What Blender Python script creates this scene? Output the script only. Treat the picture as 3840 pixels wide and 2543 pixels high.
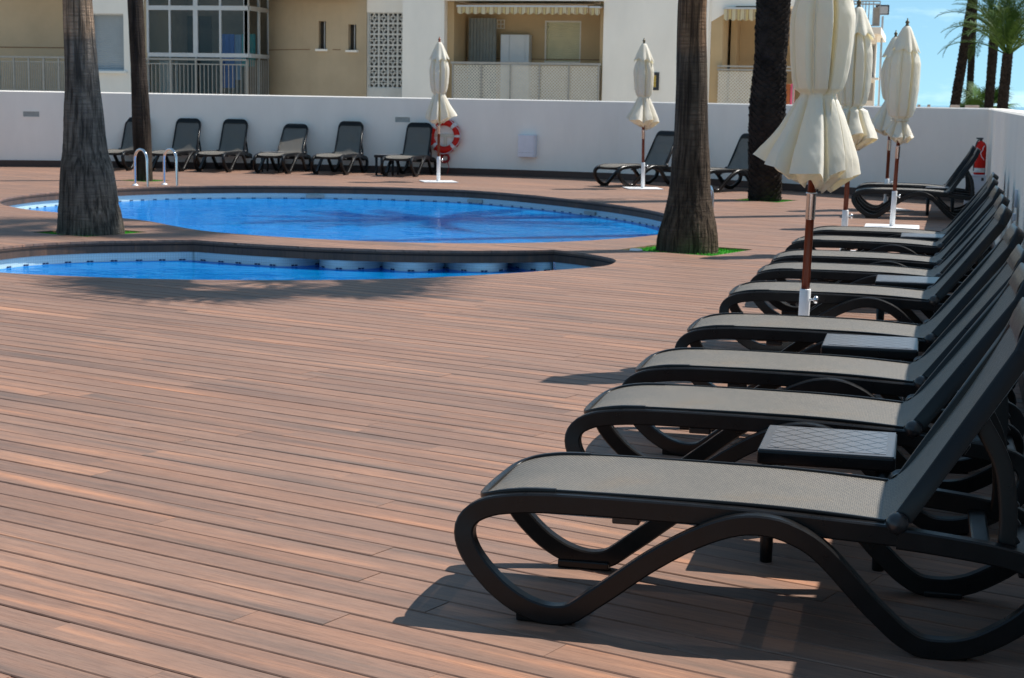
import bpy, bmesh, math, random
from mathutils import Vector, Matrix, noise
random.seed(7)
sc = bpy.context.scene
for o in list(bpy.data.objects): bpy.data.objects.remove(o)
C = sc.collection
rad = math.radians; PI = math.pi
# ------------------------------------------------------------------ camera
CH = 1.70; FPX = 6311.4
_p, _r, _a = 0.14255, 0.01703, rad(13.4)
def _rz(v): return Vector((v.x*math.cos(_a)-v.y*math.sin(_a), v.x*math.sin(_a)+v.y*math.cos(_a), v.z))
_rt = Vector((1,0,0)); _dn = Vector((0,-math.sin(_p),-math.cos(_p))); CF = _rz(Vector((0,math.cos(_p),-math.sin(_p))))
CR = _rz(_rt*math.cos(_r)-_dn*math.sin(_r)); CD = _rz(_dn*math.cos(_r)+_rt*math.sin(_r))
cam = bpy.data.cameras.new('camera'); camo = bpy.data.objects.new('camera', cam); C.objects.link(camo)
m = Matrix.Identity(4)
for i in range(3):
    m[i][0] = CR[i]; m[i][1] = -CD[i]; m[i][2] = -CF[i]
m[2][3] = CH
camo.matrix_world = m
cam.sensor_width = 23.5; cam.lens = FPX/3840*23.5; cam.clip_start = .1; cam.clip_end = 6000
cam.dof.use_dof = True; cam.dof.focus_distance = 6.2; cam.dof.aperture_fstop = 8.0
sc.camera = camo
# ------------------------------------------------------------------ light
SUN = Vector((.54, .42, 1)).normalized()
w = bpy.data.worlds.new('World'); sc.world = w; w.use_nodes = True
wt = w.node_tree; bg = wt.nodes['Background']; bg.inputs['Strength'].default_value = .095
sky = wt.nodes.new('ShaderNodeTexSky'); sky.sky_type = 'NISHITA'; sky.sun_disc = False
sky.sun_elevation = math.asin(SUN.z); sky.sun_rotation = math.atan2(SUN.x, SUN.y)
sky.air_density = 1.0; sky.dust_density = .35; sky.ozone_density = 1.4; sky.altitude = 10
wtc = wt.nodes.new('ShaderNodeTexCoord'); wmp = wt.nodes.new('ShaderNodeMapping'); wmp.inputs['Scale'].default_value = (5,5,22)
wn = wt.nodes.new('ShaderNodeTexNoise'); wn.inputs['Scale'].default_value = 1.6; wn.inputs['Detail'].default_value = 7; wn.inputs['Roughness'].default_value = .6
wr = wt.nodes.new('ShaderNodeValToRGB'); wr.color_ramp.elements[0].position = .53; wr.color_ramp.elements[1].position = .78
wr.color_ramp.elements[1].color = (.55,.55,.55,1)
wm = wt.nodes.new('ShaderNodeMix'); wm.data_type = 'RGBA'; wm.inputs[7].default_value = (12.,11.,12.,1)
L = wt.links
wsk = wt.nodes.new('ShaderNodeMapping'); wsk.inputs['Location'].default_value = (0,0,.15); L.new(wtc.outputs['Generated'], wsk.inputs['Vector']); L.new(wsk.outputs[0], sky.inputs['Vector'])
L.new(wtc.outputs['Generated'], wmp.inputs['Vector']); L.new(wmp.outputs[0], wn.inputs['Vector']); L.new(wn.outputs['Fac'], wr.inputs['Fac'])
L.new(wr.outputs['Color'], wm.inputs[0]); L.new(sky.outputs[0], wm.inputs[6]); wtint = wt.nodes.new('ShaderNodeMix'); wtint.data_type='RGBA'; wtint.blend_type='MULTIPLY'; wtint.inputs[0].default_value=1; wtint.inputs[7].default_value=(.92,1.17,1.09,1)
L.new(wm.outputs[2], wtint.inputs[6]); L.new(wtint.outputs[2], bg.inputs['Color'])
sl = bpy.data.lights.new('sun','SUN'); sl.energy = 4.8; sl.angle = rad(.53); sl.color = (1,.955,.89)
so = bpy.data.objects.new('sun', sl); C.objects.link(so); so.rotation_euler = SUN.to_track_quat('Z','Y').to_euler(); so.location = (10,10,30)
sc.view_settings.view_transform = 'Standard'; sc.view_settings.look = 'None'; sc.view_settings.exposure = .53; sc.view_settings.gamma = 1
sc.view_settings.use_curve_mapping = False
# ------------------------------------------------------------------ pixel helpers (photograph pixels -> place)
def ray(px, py): return (px-1920)*CR + (py-1271.5)*CD + FPX*CF
def at(px, py, Y):
    v = ray(px, py); t = Y/v.y; return Vector((v.x*t, Y, CH+v.z*t))
def prect(x0, y0, x1, y1, Y):
    ym, xm = (y0+y1)/2, (x0+x1)/2
    return at(x0,ym,Y).x, at(x1,ym,Y).x, at(xm,y1,Y).z, at(xm,y0,Y).z
# ------------------------------------------------------------------ mesh helpers
class MB:
    def __init__(s): s.v=[]; s.f=[]; s.sm=[]
    def add(s, vs, fs, smooth=False):
        b=len(s.v); s.v+= [tuple(x) for x in vs]
        for f in fs: s.f.append(tuple(b+i for i in f)); s.sm.append(smooth)
        return s
    def box(s, x0,x1,y0,y1,z0,z1, M=None):
        vs=[Vector((x,y,z)) for z in (z0,z1) for y in (y0,y1) for x in (x0,x1)]
        if M: vs=[M@v for v in vs]
        return s.add(vs,[(0,2,3,1),(4,5,7,6),(0,1,5,4),(2,6,7,3),(0,4,6,2),(1,3,7,5)])
    def cbox(s, x0,x1,y0,y1,z0,z1,c=.004, M=None):
        bm=bmesh.new(); bmesh.ops.create_cube(bm,size=1)
        for v in bm.verts: v.co=Vector(((x0+x1)/2+v.co.x*(x1-x0),(y0+y1)/2+v.co.y*(y1-y0),(z0+z1)/2+v.co.z*(z1-z0)))
        bmesh.ops.bevel(bm,geom=bm.edges[:],offset=c,segments=2,affect='EDGES',profile=.6)
        bm.verts.index_update(); vs=[(M@v.co if M else v.co.copy()) for v in bm.verts]; fs=[[v.index for v in f.verts] for f in bm.faces]; bm.free()
        return s.add(vs,fs)
    def tube(s, pts, r, n=10, cap=True, smooth=True):
        pts=[Vector(p) for p in pts]; k=len(pts); rs=r if isinstance(r,(list,tuple)) else [r]*k
        vs=[]; ref=None
        for i,p in enumerate(pts):
            t=(pts[min(i+1,k-1)]-pts[max(i-1,0)]).normalized()
            if ref is None:
                ref=t.orthogonal().normalized()
            ref=(ref-t*ref.dot(t)).normalized(); b=t.cross(ref)
            for j in range(n):
                a=2*PI*j/n; vs.append(p+rs[i]*(math.cos(a)*ref+math.sin(a)*b))
        fs=[(i*n+j,i*n+(j+1)%n,(i+1)*n+(j+1)%n,(i+1)*n+j) for i in range(k-1) for j in range(n)]
        s.add(vs,fs,smooth)
        if cap: s.add(vs[:n],[tuple(range(n))[::-1]]); s.add(vs[-n:],[tuple(range(n))])
        return s
    def lathe(s, prof, n=24, M=None, smooth=True, closed=False):
        vs=[]
        for r,z in prof:
            for j in range(n):
                a=2*PI*j/n; v=Vector((r*math.cos(a),r*math.sin(a),z)); vs.append(M@v if M else v)
        k=len(prof)
        fs=[(i*n+j,i*n+(j+1)%n,(i+1)*n+(j+1)%n,(i+1)*n+j) for i in range(k-1) for j in range(n)]
        if closed: fs+= [((k-1)*n+j,(k-1)*n+(j+1)%n,(j+1)%n,j) for j in range(n)]
        return s.add(vs,fs,smooth)
    def sweep(s, pts, hx, hy, side=Vector((0,1,0)), c=.35, closed=False, smooth=True):
        # rounded rectangular ribbon along pts; hx half size in the path plane, hy half size along 'side'
        pts=[Vector(p) for p in pts]; k=len(pts); sec=[]
        for sx,sy in ((1,1),(-1,1),(-1,-1),(1,-1)):
            q=[(sx*hx,sy*hy*(1-c)),(sx*hx*.88,sy*hy*(1-c*.25)),(sx*hx*(1-c),sy*hy)]
            if sx*sy<0: q=q[::-1]
            sec+=q
        n=len(sec); vs=[]
        for i,p in enumerate(pts):
            a=pts[(i-1)%k] if closed else pts[max(i-1,0)]; b=pts[(i+1)%k] if closed else pts[min(i+1,k-1)]
            t=(b-a).normalized(); sd=(side-t*side.dot(t)).normalized(); nn=t.cross(sd)
            for u,v in sec: vs.append(p+nn*u+sd*v)
        e=k if closed else k-1
        fs=[(i*n+j,i*n+(j+1)%n,((i+1)%k)*n+(j+1)%n,((i+1)%k)*n+j) for i in range(e) for j in range(n)]
        s.add(vs,fs,smooth)
        if not closed: s.add(vs[:n],[tuple(range(n))[::-1]]); s.add(vs[-n:],[tuple(range(n))])
        return s
    def ribbon(s, pts, hx, hy, side, c):
        # flat-faced rectangular ribbon with small chamfers: faces smooth along the path, crisp across
        pts=[Vector(p) for p in pts]; k=len(pts)
        sec=[(hx,-hy+c),(hx,hy-c),(hx-c,hy),(-hx+c,hy),(-hx,hy-c),(-hx,-hy+c),(-hx+c,-hy),(hx-c,-hy)]; fr=[]
        for i,p in enumerate(pts):
            t=(pts[min(i+1,k-1)]-pts[max(i-1,0)]).normalized(); sd=(side-t*side.dot(t)).normalized(); fr.append((p,t.cross(sd),sd))
        for j in range(8):
            q=[sec[j],sec[(j+1)%8]]; s.grid([[p+n_*u+sd*v for u,v in q] for p,n_,sd in fr],True)
        for i in (0,-1):
            p,n_,sd=fr[i]; s.add([p+n_*u+sd*v for u,v in sec],[tuple(range(8))])
        return s
    def grid(s, rows, smooth=True, closed=False):
        n=len(rows[0]); vs=[v for r in rows for v in r]
        e=n if closed else n-1
        return s.add(vs,[(i*n+j,i*n+(j+1)%n,(i+1)*n+(j+1)%n,(i+1)*n+j) for i in range(len(rows)-1) for j in range(e)],smooth)
    def prism(s, poly, z0, z1):
        n=len(poly); vs=[(x,y,z0) for x,y in poly]+[(x,y,z1) for x,y in poly]
        return s.add(vs,[tuple(range(n))[::-1],tuple(range(n,2*n))]+[(i,(i+1)%n,n+(i+1)%n,n+i) for i in range(n)])
    def mesh(s, name):
        me=bpy.data.meshes.new(name); me.from_pydata(s.v,[],s.f); me.polygons.foreach_set('use_smooth',s.sm)
        bm=bmesh.new(); bm.from_mesh(me); bmesh.ops.recalc_face_normals(bm,faces=bm.faces); bm.to_mesh(me); bm.free()
        me.update(); return me
    def build(s, name, mat, parent=None, **k):
        return obj(name, s.mesh(name), mat, parent, **k)
def obj(name, me, mat, parent=None, loc=None, rz=0, label=None, cat=None, group=None, kind=None):
    o=bpy.data.objects.new(name, me); C.objects.link(o)
    if mat is not None and me is not None and not me.materials: me.materials.append(mat)
    if parent: o.parent=parent
    if loc is not None: o.location=loc
    if rz: o.rotation_euler=(0,0,rz)
    for a,b in (('label',label),('category',cat),('group',group),('kind',kind)):
        if b: o[a]=b
    return o
def thing(name, label, cat, loc=(0,0,0), rz=0, group=None): return obj(name,None,None,None,loc,rz,label,cat,group)
def cr(pts, n=8, closed=False):
    pts=[Vector(p) for p in pts]; k=len(pts); out=[]
    for i in range(k if closed else k-1):
        g=lambda j: pts[j%k] if closed else pts[max(0,min(k-1,j))]
        p0,p1,p2,p3=g(i-1),g(i),g(i+1),g(i+2)
        for q in range(n):
            t=q/n; out.append(.5*((2*p1)+(p2-p0)*t+(2*p0-5*p1+4*p2-p3)*t*t+(3*p1-p0-3*p2+p3)*t**3))
    if not closed: out.append(pts[-1])
    return out
def T(x,y,z): return Matrix.Translation((x,y,z))
def RX(a): return Matrix.Rotation(a,4,'X')
def RY(a): return Matrix.Rotation(a,4,'Y')
def RZ(a): return Matrix.Rotation(a,4,'Z')
# ------------------------------------------------------------------ materials
def newmat(name):
    mt=bpy.data.materials.new(name); mt.use_nodes=True; nt=mt.node_tree
    return mt, nt, nt.nodes['Principled BSDF']
def N(nt, t, **k):
    n=nt.nodes.new('ShaderNode'+t)
    for a,b in k.items():
        if a in n.inputs.keys(): n.inputs[a].default_value=b
        else: setattr(n,a,b)
    return n
def ramp(nt, fac, stops):
    r=N(nt,'ValToRGB'); e=r.color_ramp.elements
    while len(e)<len(stops): e.new(.5)
    for i,(p,c) in enumerate(stops): e[i].position=p; e[i].color=(*c,1) if len(c)==3 else c
    nt.links.new(fac,r.inputs['Fac']); return r.outputs['Color']
def mixc(nt, fac, a, b, mode='MIX'):
    x=N(nt,'Mix'); x.data_type='RGBA'; x.blend_type=mode
    for s,i in ((fac,0),(a,6),(b,7)):
        if hasattr(s,'is_linked') or isinstance(s,bpy.types.NodeSocket): nt.links.new(s,x.inputs[i])
        else: x.inputs[i].default_value = s if i==0 else ((*s,1) if len(s)==3 else s)
    return x.outputs[2]
def pmat(name, col, rough=.6, var=.12, scale=6, bump=0, bscale=60, metal=0, spec=.5, stretch=(1,1,1), dirt=0, coords='Object'):
    mt,nt,b=newmat(name); tc=N(nt,'TexCoord'); mp=N(nt,'Mapping'); mp.inputs['Scale'].default_value=stretch
    nt.links.new(tc.outputs[coords],mp.inputs['Vector'])
    n1=N(nt,'TexNoise',Scale=scale,Detail=6.,Roughness=.6); nt.links.new(mp.outputs[0],n1.inputs['Vector'])
    lo=tuple(c*(1-var) for c in col); hi=tuple(min(1,c*(1+var)) for c in col)
    c=ramp(nt,n1.outputs['Fac'],[(.3,lo),(.7,hi)])
    if dirt:
        n2=N(nt,'TexNoise',Scale=scale*.35,Detail=8.,Roughness=.7); nt.links.new(mp.outputs[0],n2.inputs['Vector'])
        f=ramp(nt,n2.outputs['Fac'],[(.45,(0,0,0)),(.75,(dirt,dirt,dirt))])
        c=mixc(nt,f,c,tuple(x*.55 for x in col))
    nt.links.new(c,b.inputs['Base Color']); b.inputs['Metallic'].default_value=metal; b.inputs['Specular IOR Level'].default_value=spec
    rr=N(nt,'MapRange'); rr.inputs['To Min'].default_value=max(.02,rough-.08); rr.inputs['To Max'].default_value=min(1,rough+.08)
    nt.links.new(n1.outputs['Fac'],rr.inputs['Value']); nt.links.new(rr.outputs[0],b.inputs['Roughness'])
    if bump:
        n3=N(nt,'TexNoise',Scale=bscale,Detail=4.); nt.links.new(mp.outputs[0],n3.inputs['Vector'])
        bp=N(nt,'Bump',Strength=bump,Distance=.01); nt.links.new(n3.outputs['Fac'],bp.inputs['Height']); nt.links.new(bp.outputs[0],b.inputs['Normal'])
    return mt
PA = rad(-32.63+13.4)            # direction of the deck boards
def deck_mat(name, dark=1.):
    mt,nt,b=newmat(name); l=nt.links
    ge=N(nt,'NewGeometry'); oi=N(nt,'ObjectInfo'); vr=N(nt,'VectorRotate'); vr.rotation_type='Z_AXIS'; vr.inputs['Angle'].default_value=-PA
    l.new(ge.outputs['Position'],vr.inputs['Vector'])
    rn=N(nt,'Math'); rn.operation='ADD'; l.new(oi.outputs['Random'],rn.inputs[0]); l.new(ge.outputs['Random Per Island'],rn.inputs[1])
    fr=N(nt,'Math'); fr.operation='FRACT'; l.new(rn.outputs[0],fr.inputs[0])
    cb=N(nt,'CombineXYZ'); m1=N(nt,'Math'); m1.operation='MULTIPLY'; m1.inputs[1].default_value=37.; l.new(fr.outputs[0],m1.inputs[0]); l.new(m1.outputs[0],cb.inputs['Z'])
    l.new(m1.outputs[0],cb.inputs['X'])
    ad=N(nt,'VectorMath'); ad.operation='ADD'; l.new(vr.outputs[0],ad.inputs[0]); l.new(cb.outputs[0],ad.inputs[1])
    def nz(sx,sy,det,rough=.55):
        mp=N(nt,'Mapping'); mp.inputs['Scale'].default_value=(sx,sy,1); l.new(ad.outputs[0],mp.inputs['Vector'])
        n=N(nt,'TexNoise',Scale=1.,Detail=det,Roughness=rough); l.new(mp.outputs[0],n.inputs['Vector']); return n.outputs['Fac']
    broad=nz(.55,9,3); mid=nz(1.6,42,4); fine=nz(9,420,3,.7)
    d=dark
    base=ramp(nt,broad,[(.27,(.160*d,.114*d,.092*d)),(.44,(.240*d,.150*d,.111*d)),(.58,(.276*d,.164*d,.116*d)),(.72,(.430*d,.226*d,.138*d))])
    pl=ramp(nt,fr.outputs[0],[(0,(.86,.84,.84)),(.5,(1,1,1)),(1,(1.0,.93,.88))])
    c=mixc(nt,1.,base,pl,'MULTIPLY')
    c=mixc(nt,1.,c,ramp(nt,mid,[(.3,(.86,.86,.88)),(.7,(1.08,1.06,1.04))]),'MULTIPLY')
    c=mixc(nt,1.,c,ramp(nt,fine,[(.36,(.66,.63,.62)),(.54,(1.02,1.02,1.02))]),'MULTIPLY')
    # scuffs
    sn=N(nt,'TexNoise',Scale=1.1,Detail=9.,Roughness=.75); l.new(ge.outputs['Position'],sn.inputs['Vector'])
    c=mixc(nt,ramp(nt,sn.outputs['Fac'],[(.62,(0,0,0)),(.8,(.22,.22,.22))]),c,(.36,.28,.24))
    l.new(c,b.inputs['Base Color']); b.inputs['Roughness'].default_value=.58; b.inputs['Specular IOR Level'].default_value=.32
    bp=N(nt,'Bump',Strength=.35,Distance=.002); l.new(fine,bp.inputs['Height']); l.new(bp.outputs[0],b.inputs['Normal'])
    return mt
M={}
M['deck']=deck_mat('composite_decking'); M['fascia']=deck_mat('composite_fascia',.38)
M['subdeck']=pmat('sub_deck_dark',(.020,.011,.008),.9)
M['skirt']=pmat('skirting_brown',(.075,.040,.030),.55,.2,9)
M['render']=pmat('white_render',(.94,.880,.800),.85,.04,1.6,.25,90,dirt=.10,stretch=(1,1,.35))
M['renderr']=pmat('warm_white_render',(.93,.865,.775),.85,.05,1.2,.25,90,dirt=.12,stretch=(1,1,.3))
M['frame']=pmat('anthracite_resin',(.0075,.0066,.0066),.30,.2,14,.05,300,spec=.32)
M['knobm']=pmat('anthracite_knob',(.02,.019,.02),.32,.1,10)
M['white_metal']=pmat('white_powder_coat',(.80,.81,.82),.35,.04,8)
M['white_plastic']=pmat('white_plastic',(.72,.73,.80),.4,.04,8)
M['wood']=pmat('varnished_wood_pole',(.150,.026,.007),.42,.25,6,stretch=(12,12,.8),spec=.25)
M['steel']=pmat('brushed_steel',(.62,.62,.63),.22,.08,10,metal=1,stretch=(8,8,.5))
M['chrome']=pmat('polished_steel',(.75,.75,.77),.09,.04,10,metal=1)
M['brass']=pmat('aged_brass',(.14,.105,.055),.5,.2,20,metal=.5)
M['redwood']=pmat('red_wood_finial',(.32,.07,.02),.4,.2,20)
M['red']=pmat('red_plastic',(.58,.012,.006),.45,.08,10,spec=.25)
M['rope']=pmat('pale_rope',(.62,.48,.50),.8,.1,40)
M['redrope']=pmat('red_rope',(.42,.03,.03),.8,.1,40)
M['reflect']=pmat('silver_tape',(.66,.64,.62),.35,.08,20)
M['cream_plastic']=pmat('cream_plastic',(.70,.65,.52),.5,.05,10)
M['lamp_glass']=pmat('lamp_diffuser',(.32,.34,.32),.35,.15,14)
M['beige']=pmat('beige_render',(.50,.385,.255),.9,.09,.9,.3,70,dirt=.15)
M['ochre']=pmat('ochre_render',(.54,.385,.215),.9,.08,1.2,.2,70,dirt=.1)
M['groove']=pmat('groove_brown',(.22,.12,.06),.9)
M['alu']=pmat('white_aluminium',(.55,.56,.57),.4,.06,6)
M['rail']=pmat('grey_painted_rail',(.38,.355,.32),.5,.1,10,dirt=.2)
M['lattice']=pmat('cream_lattice',(.78,.73,.64),.7,.06,8,dirt=.1)
M['shutter']=pmat('grey_shutter',(.36,.40,.43),.5,.05,4)
M['shutterc']=pmat('cream_shutter',(.66,.60,.38),.55,.05,4)
M['block']=pmat('white_breeze_block',(.64,.62,.58),.85,.07,5,.2,60)
M['dark']=pmat('dark_interior',(.05,.042,.035),.9)
M['room']=pmat('room_brown',(.30,.23,.17),.9,.2,2)
M['curtain']=pmat('grey_curtain',(.26,.27,.25),.8,.12,3)
M['towelb']=pmat('blue_towel',(.04,.12,.42),.9,.1,5); M['towelt']=pmat('teal_towel',(.06,.36,.38),.9,.1,5); M['towell']=pmat('pale_blue_towel',(.22,.34,.52),.9,.1,5)
M['appliance']=pmat('white_appliance',(.68,.69,.70),.4,.03,5)
M['turf']=pmat('artificial_turf',(.075,.40,.03),.9,.35,60,.6,220)
M['bark']=None
M['sand']=pmat('sand_ground',(.42,.34,.24),.95,.15,.3)
M['sea']=pmat('sea_water',(.03,.13,.20),.12,.2,.02)
M['stone']=pmat('pale_stone',(.55,.44,.38),.9,.12,4)
M['darkmetal']=pmat('dark_metal',(.03,.03,.035),.5,.1,10)
M['greymetal']=pmat('grey_metal',(.38,.39,.40),.45,.1,10)
M['leaf']=pmat('palm_leaf',(.050,.105,.018),.65,.45,1.3,spec=.2)
M['leafy']=pmat('palm_leaf_yellowish',(.12,.13,.025),.7,.35,1.3,spec=.2)
M['leafbase']=pmat('palm_leaf_base_dark',(.028,.022,.019),.95,.5,5,.6,40,spec=.1)
M['petiole']=pmat('palm_petiole',(.22,.12,.025),.7,.3,5)
M['pink']=pmat('pink_fabric',(.65,.10,.20),.8,.1,5)
M['orange']=pmat('rust_fabric',(.36,.10,.03),.8,.1,5)
M['black']=pmat('black_frame',(.012,.012,.016),.35)
M['ochre_tile']=pmat('yellow_tile',(.55,.36,.05),.3,.3,14)
def bark_mat(name, c0, c1, ring=26, fiss=30, bumps=.8, top=None):
    mt,nt,b=newmat(name); l=nt.links; tc=N(nt,'TexCoord')
    def nz(s,det,rg=.6,sc_=1.):
        mp=N(nt,'Mapping'); mp.inputs['Scale'].default_value=s; l.new(tc.outputs['Object'],mp.inputs['Vector'])
        n=N(nt,'TexNoise',Scale=sc_,Detail=det,Roughness=rg); l.new(mp.outputs[0],n.inputs['Vector']); return n.outputs['Fac']
    v=nz((fiss,fiss,1.1),6); h=nz((3,3,ring*2.2),4); big=nz((2.2,2.2,1.6),4)
    f=ramp(nt,v,[(.36,(0,0,0)),(.56,(1,1,1))])
    g=ramp(nt,h,[(.36,(.62,.62,.62)),(.56,(1,1,1))])
    hh=mixc(nt,1.,f,g,'MULTIPLY')
    c=mixc(nt,hh,c0,c1); c=mixc(nt,1.,c,ramp(nt,big,[(.3,(.6,.58,.56)),(.7,(1.25,1.2,1.15))]),'MULTIPLY')
    if top:   # bark colour turns paler and warmer higher up, with a ragged lower edge
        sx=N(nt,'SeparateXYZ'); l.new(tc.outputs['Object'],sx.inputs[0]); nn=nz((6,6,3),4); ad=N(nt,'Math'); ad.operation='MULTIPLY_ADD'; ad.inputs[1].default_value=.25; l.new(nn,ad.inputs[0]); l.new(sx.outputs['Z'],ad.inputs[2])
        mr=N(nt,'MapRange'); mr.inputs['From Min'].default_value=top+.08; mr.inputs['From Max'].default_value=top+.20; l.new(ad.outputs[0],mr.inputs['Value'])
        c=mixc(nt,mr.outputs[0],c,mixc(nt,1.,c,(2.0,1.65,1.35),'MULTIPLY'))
    l.new(c,b.inputs['Base Color']); b.inputs['Roughness'].default_value=.92; b.inputs['Specular IOR Level'].default_value=.15
    bp=N(nt,'Bump',Strength=bumps,Distance=.03); l.new(hh,bp.inputs['Height']); l.new(bp.outputs[0],b.inputs['Normal'])
    return mt
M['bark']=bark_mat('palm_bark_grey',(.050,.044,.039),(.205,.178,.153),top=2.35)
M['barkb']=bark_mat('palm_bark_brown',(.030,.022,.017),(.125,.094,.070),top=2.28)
M['barkd']=bark_mat('palm_bark_dark',(.016,.012,.010),(.060,.045,.036),ring=30,fiss=10)
def cloth_mat(name, col, tr=.35):
    mt,nt,b=newmat(name); l=nt.links; tc=N(nt,'TexCoord'); n1=N(nt,'TexNoise',Scale=5.,Detail=6.); l.new(tc.outputs['Object'],n1.inputs['Vector'])
    c=ramp(nt,n1.outputs['Fac'],[(.3,tuple(x*.94 for x in col)),(.7,col)]); l.new(c,b.inputs['Base Color']); b.inputs['Roughness'].default_value=.85; b.inputs['Specular IOR Level'].default_value=.2
    n2=N(nt,'TexNoise',Scale=9.,Detail=3.,Distortion=1.2); l.new(tc.outputs['Object'],n2.inputs['Vector']); bp=N(nt,'Bump',Strength=.07,Distance=.03); l.new(n2.outputs['Fac'],bp.inputs['Height']); l.new(bp.outputs[0],b.inputs['Normal'])
    t=N(nt,'BsdfTranslucent'); t.inputs['Color'].default_value=(col[0],col[1]*.90,col[2]*.52,1); mx=N(nt,'MixShader'); mx.inputs[0].default_value=tr
    l.new(b.outputs[0],mx.inputs[1]); l.new(t.outputs[0],mx.inputs[2]); l.new(mx.outputs[0],nt.nodes['Material Output'].inputs['Surface']); return mt
M['canvas']=cloth_mat('cream_canvas',(.90,.862,.775),.32)
def sling_mat():
    mt,nt,b=newmat('woven_sling'); l=nt.links; uv=N(nt,'TexCoord'); mp=N(nt,'Mapping'); l.new(uv.outputs['UV'],mp.inputs['Vector'])
    br=N(nt,'TexBrick',Scale=1.); br.offset=.5; br.inputs['Brick Width'].default_value=.0125; br.inputs['Row Height'].default_value=.0105; br.inputs['Mortar Size'].default_value=.0026; br.inputs['Mortar Smooth'].default_value=.5
    br.inputs['Color1'].default_value=(.250,.213,.162,1); br.inputs['Color2'].default_value=(.185,.157,.120,1); br.inputs['Mortar'].default_value=(.022,.019,.017,1)
    l.new(mp.outputs[0],br.inputs['Vector'])
    n1=N(nt,'TexNoise',Scale=3.2,Detail=4.); l.new(mp.outputs[0],n1.inputs['Vector'])
    c=mixc(nt,1.,br.outputs['Color'],ramp(nt,n1.outputs['Fac'],[(.35,(.86,.87,.88)),(.55,(1,1,1)),(.72,(1.06,.97,.86))]),'MULTIPLY')
    l.new(c,b.inputs['Base Color']); b.inputs['Roughness'].default_value=.52; b.inputs['Specular IOR Level'].default_value=1.0
    bp=N(nt,'Bump',Strength=.5,Distance=.001); bp.invert=True; l.new(br.outputs['Fac'],bp.inputs['Height']); l.new(bp.outputs[0],b.inputs['Normal'])
    t=N(nt,'BsdfTransparent'); mx=N(nt,'MixShader'); mm=N(nt,'Math'); mm.operation='MULTIPLY'; mm.inputs[1].default_value=.06; l.new(br.outputs['Fac'],mm.inputs[0]); l.new(mm.outputs[0],mx.inputs[0])
    l.new(b.outputs[0],mx.inputs[1]); l.new(t.outputs[0],mx.inputs[2]); l.new(mx.outputs[0],nt.nodes['Material Output'].inputs['Surface']); return mt
M['sling']=sling_mat()
def table_mat():
    mt,nt,b=newmat('table_top_resin'); l=nt.links; tc=N(nt,'TexCoord'); outs=[]
    sx=N(nt,'SeparateXYZ'); l.new(tc.outputs['Object'],sx.inputs[0])
    def line(a,bb):
        m1=N(nt,'Math'); m1.operation='MULTIPLY'; m1.inputs[1].default_value=a; l.new(sx.outputs['X'],m1.inputs[0])
        m2=N(nt,'Math'); m2.operation='MULTIPLY_ADD'; m2.inputs[1].default_value=bb; l.new(sx.outputs['Y'],m2.inputs[0]); l.new(m1.outputs[0],m2.inputs[2])
        p=N(nt,'Math'); p.operation='PINGPONG'; p.inputs[1].default_value=.5; l.new(m2.outputs[0],p.inputs[0])
        q=N(nt,'Math'); q.operation='LESS_THAN'; q.inputs[1].default_value=.055; l.new(p.outputs[0],q.inputs[0]); return q.outputs[0]
    mx=N(nt,'Math'); mx.operation='MAXIMUM'; l.new(line(11,10),mx.inputs[0]); l.new(line(11,-10),mx.inputs[1])
    b.inputs['Base Color'].default_value=(.055,.055,.06,1); b.inputs['Roughness'].default_value=.30
    c=mixc(nt,mx.outputs[0],(.120,.120,.130),(.022,.022,.024)); l.new(c,b.inputs['Base Color'])
    bp=N(nt,'Bump',Strength=.8,Distance=.002); bp.invert=True; l.new(mx.outputs[0],bp.inputs['Height']); l.new(bp.outputs[0],b.inputs['Normal']); return mt
M['tabletop']=table_mat(); M['tabletop0']=pmat('table_rim_resin',(.085,.085,.092),.32,.1,14)
def glass_mat():
    mt,nt,b=newmat('window_glass'); l=nt.links; t=N(nt,'BsdfTransparent'); t.inputs[0].default_value=(.78,.82,.82,1); g=N(nt,'BsdfGlossy'); g.inputs['Roughness'].default_value=.02
    fr=N(nt,'Fresnel'); fr.inputs[0].default_value=1.5; mx=N(nt,'MixShader'); l.new(fr.outputs[0],mx.inputs[0]); l.new(t.outputs[0],mx.inputs[1]); l.new(g.outputs[0],mx.inputs[2]); l.new(mx.outputs[0],nt.nodes['Material Output'].inputs['Surface']); return mt
M['glass']=glass_mat()
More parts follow.
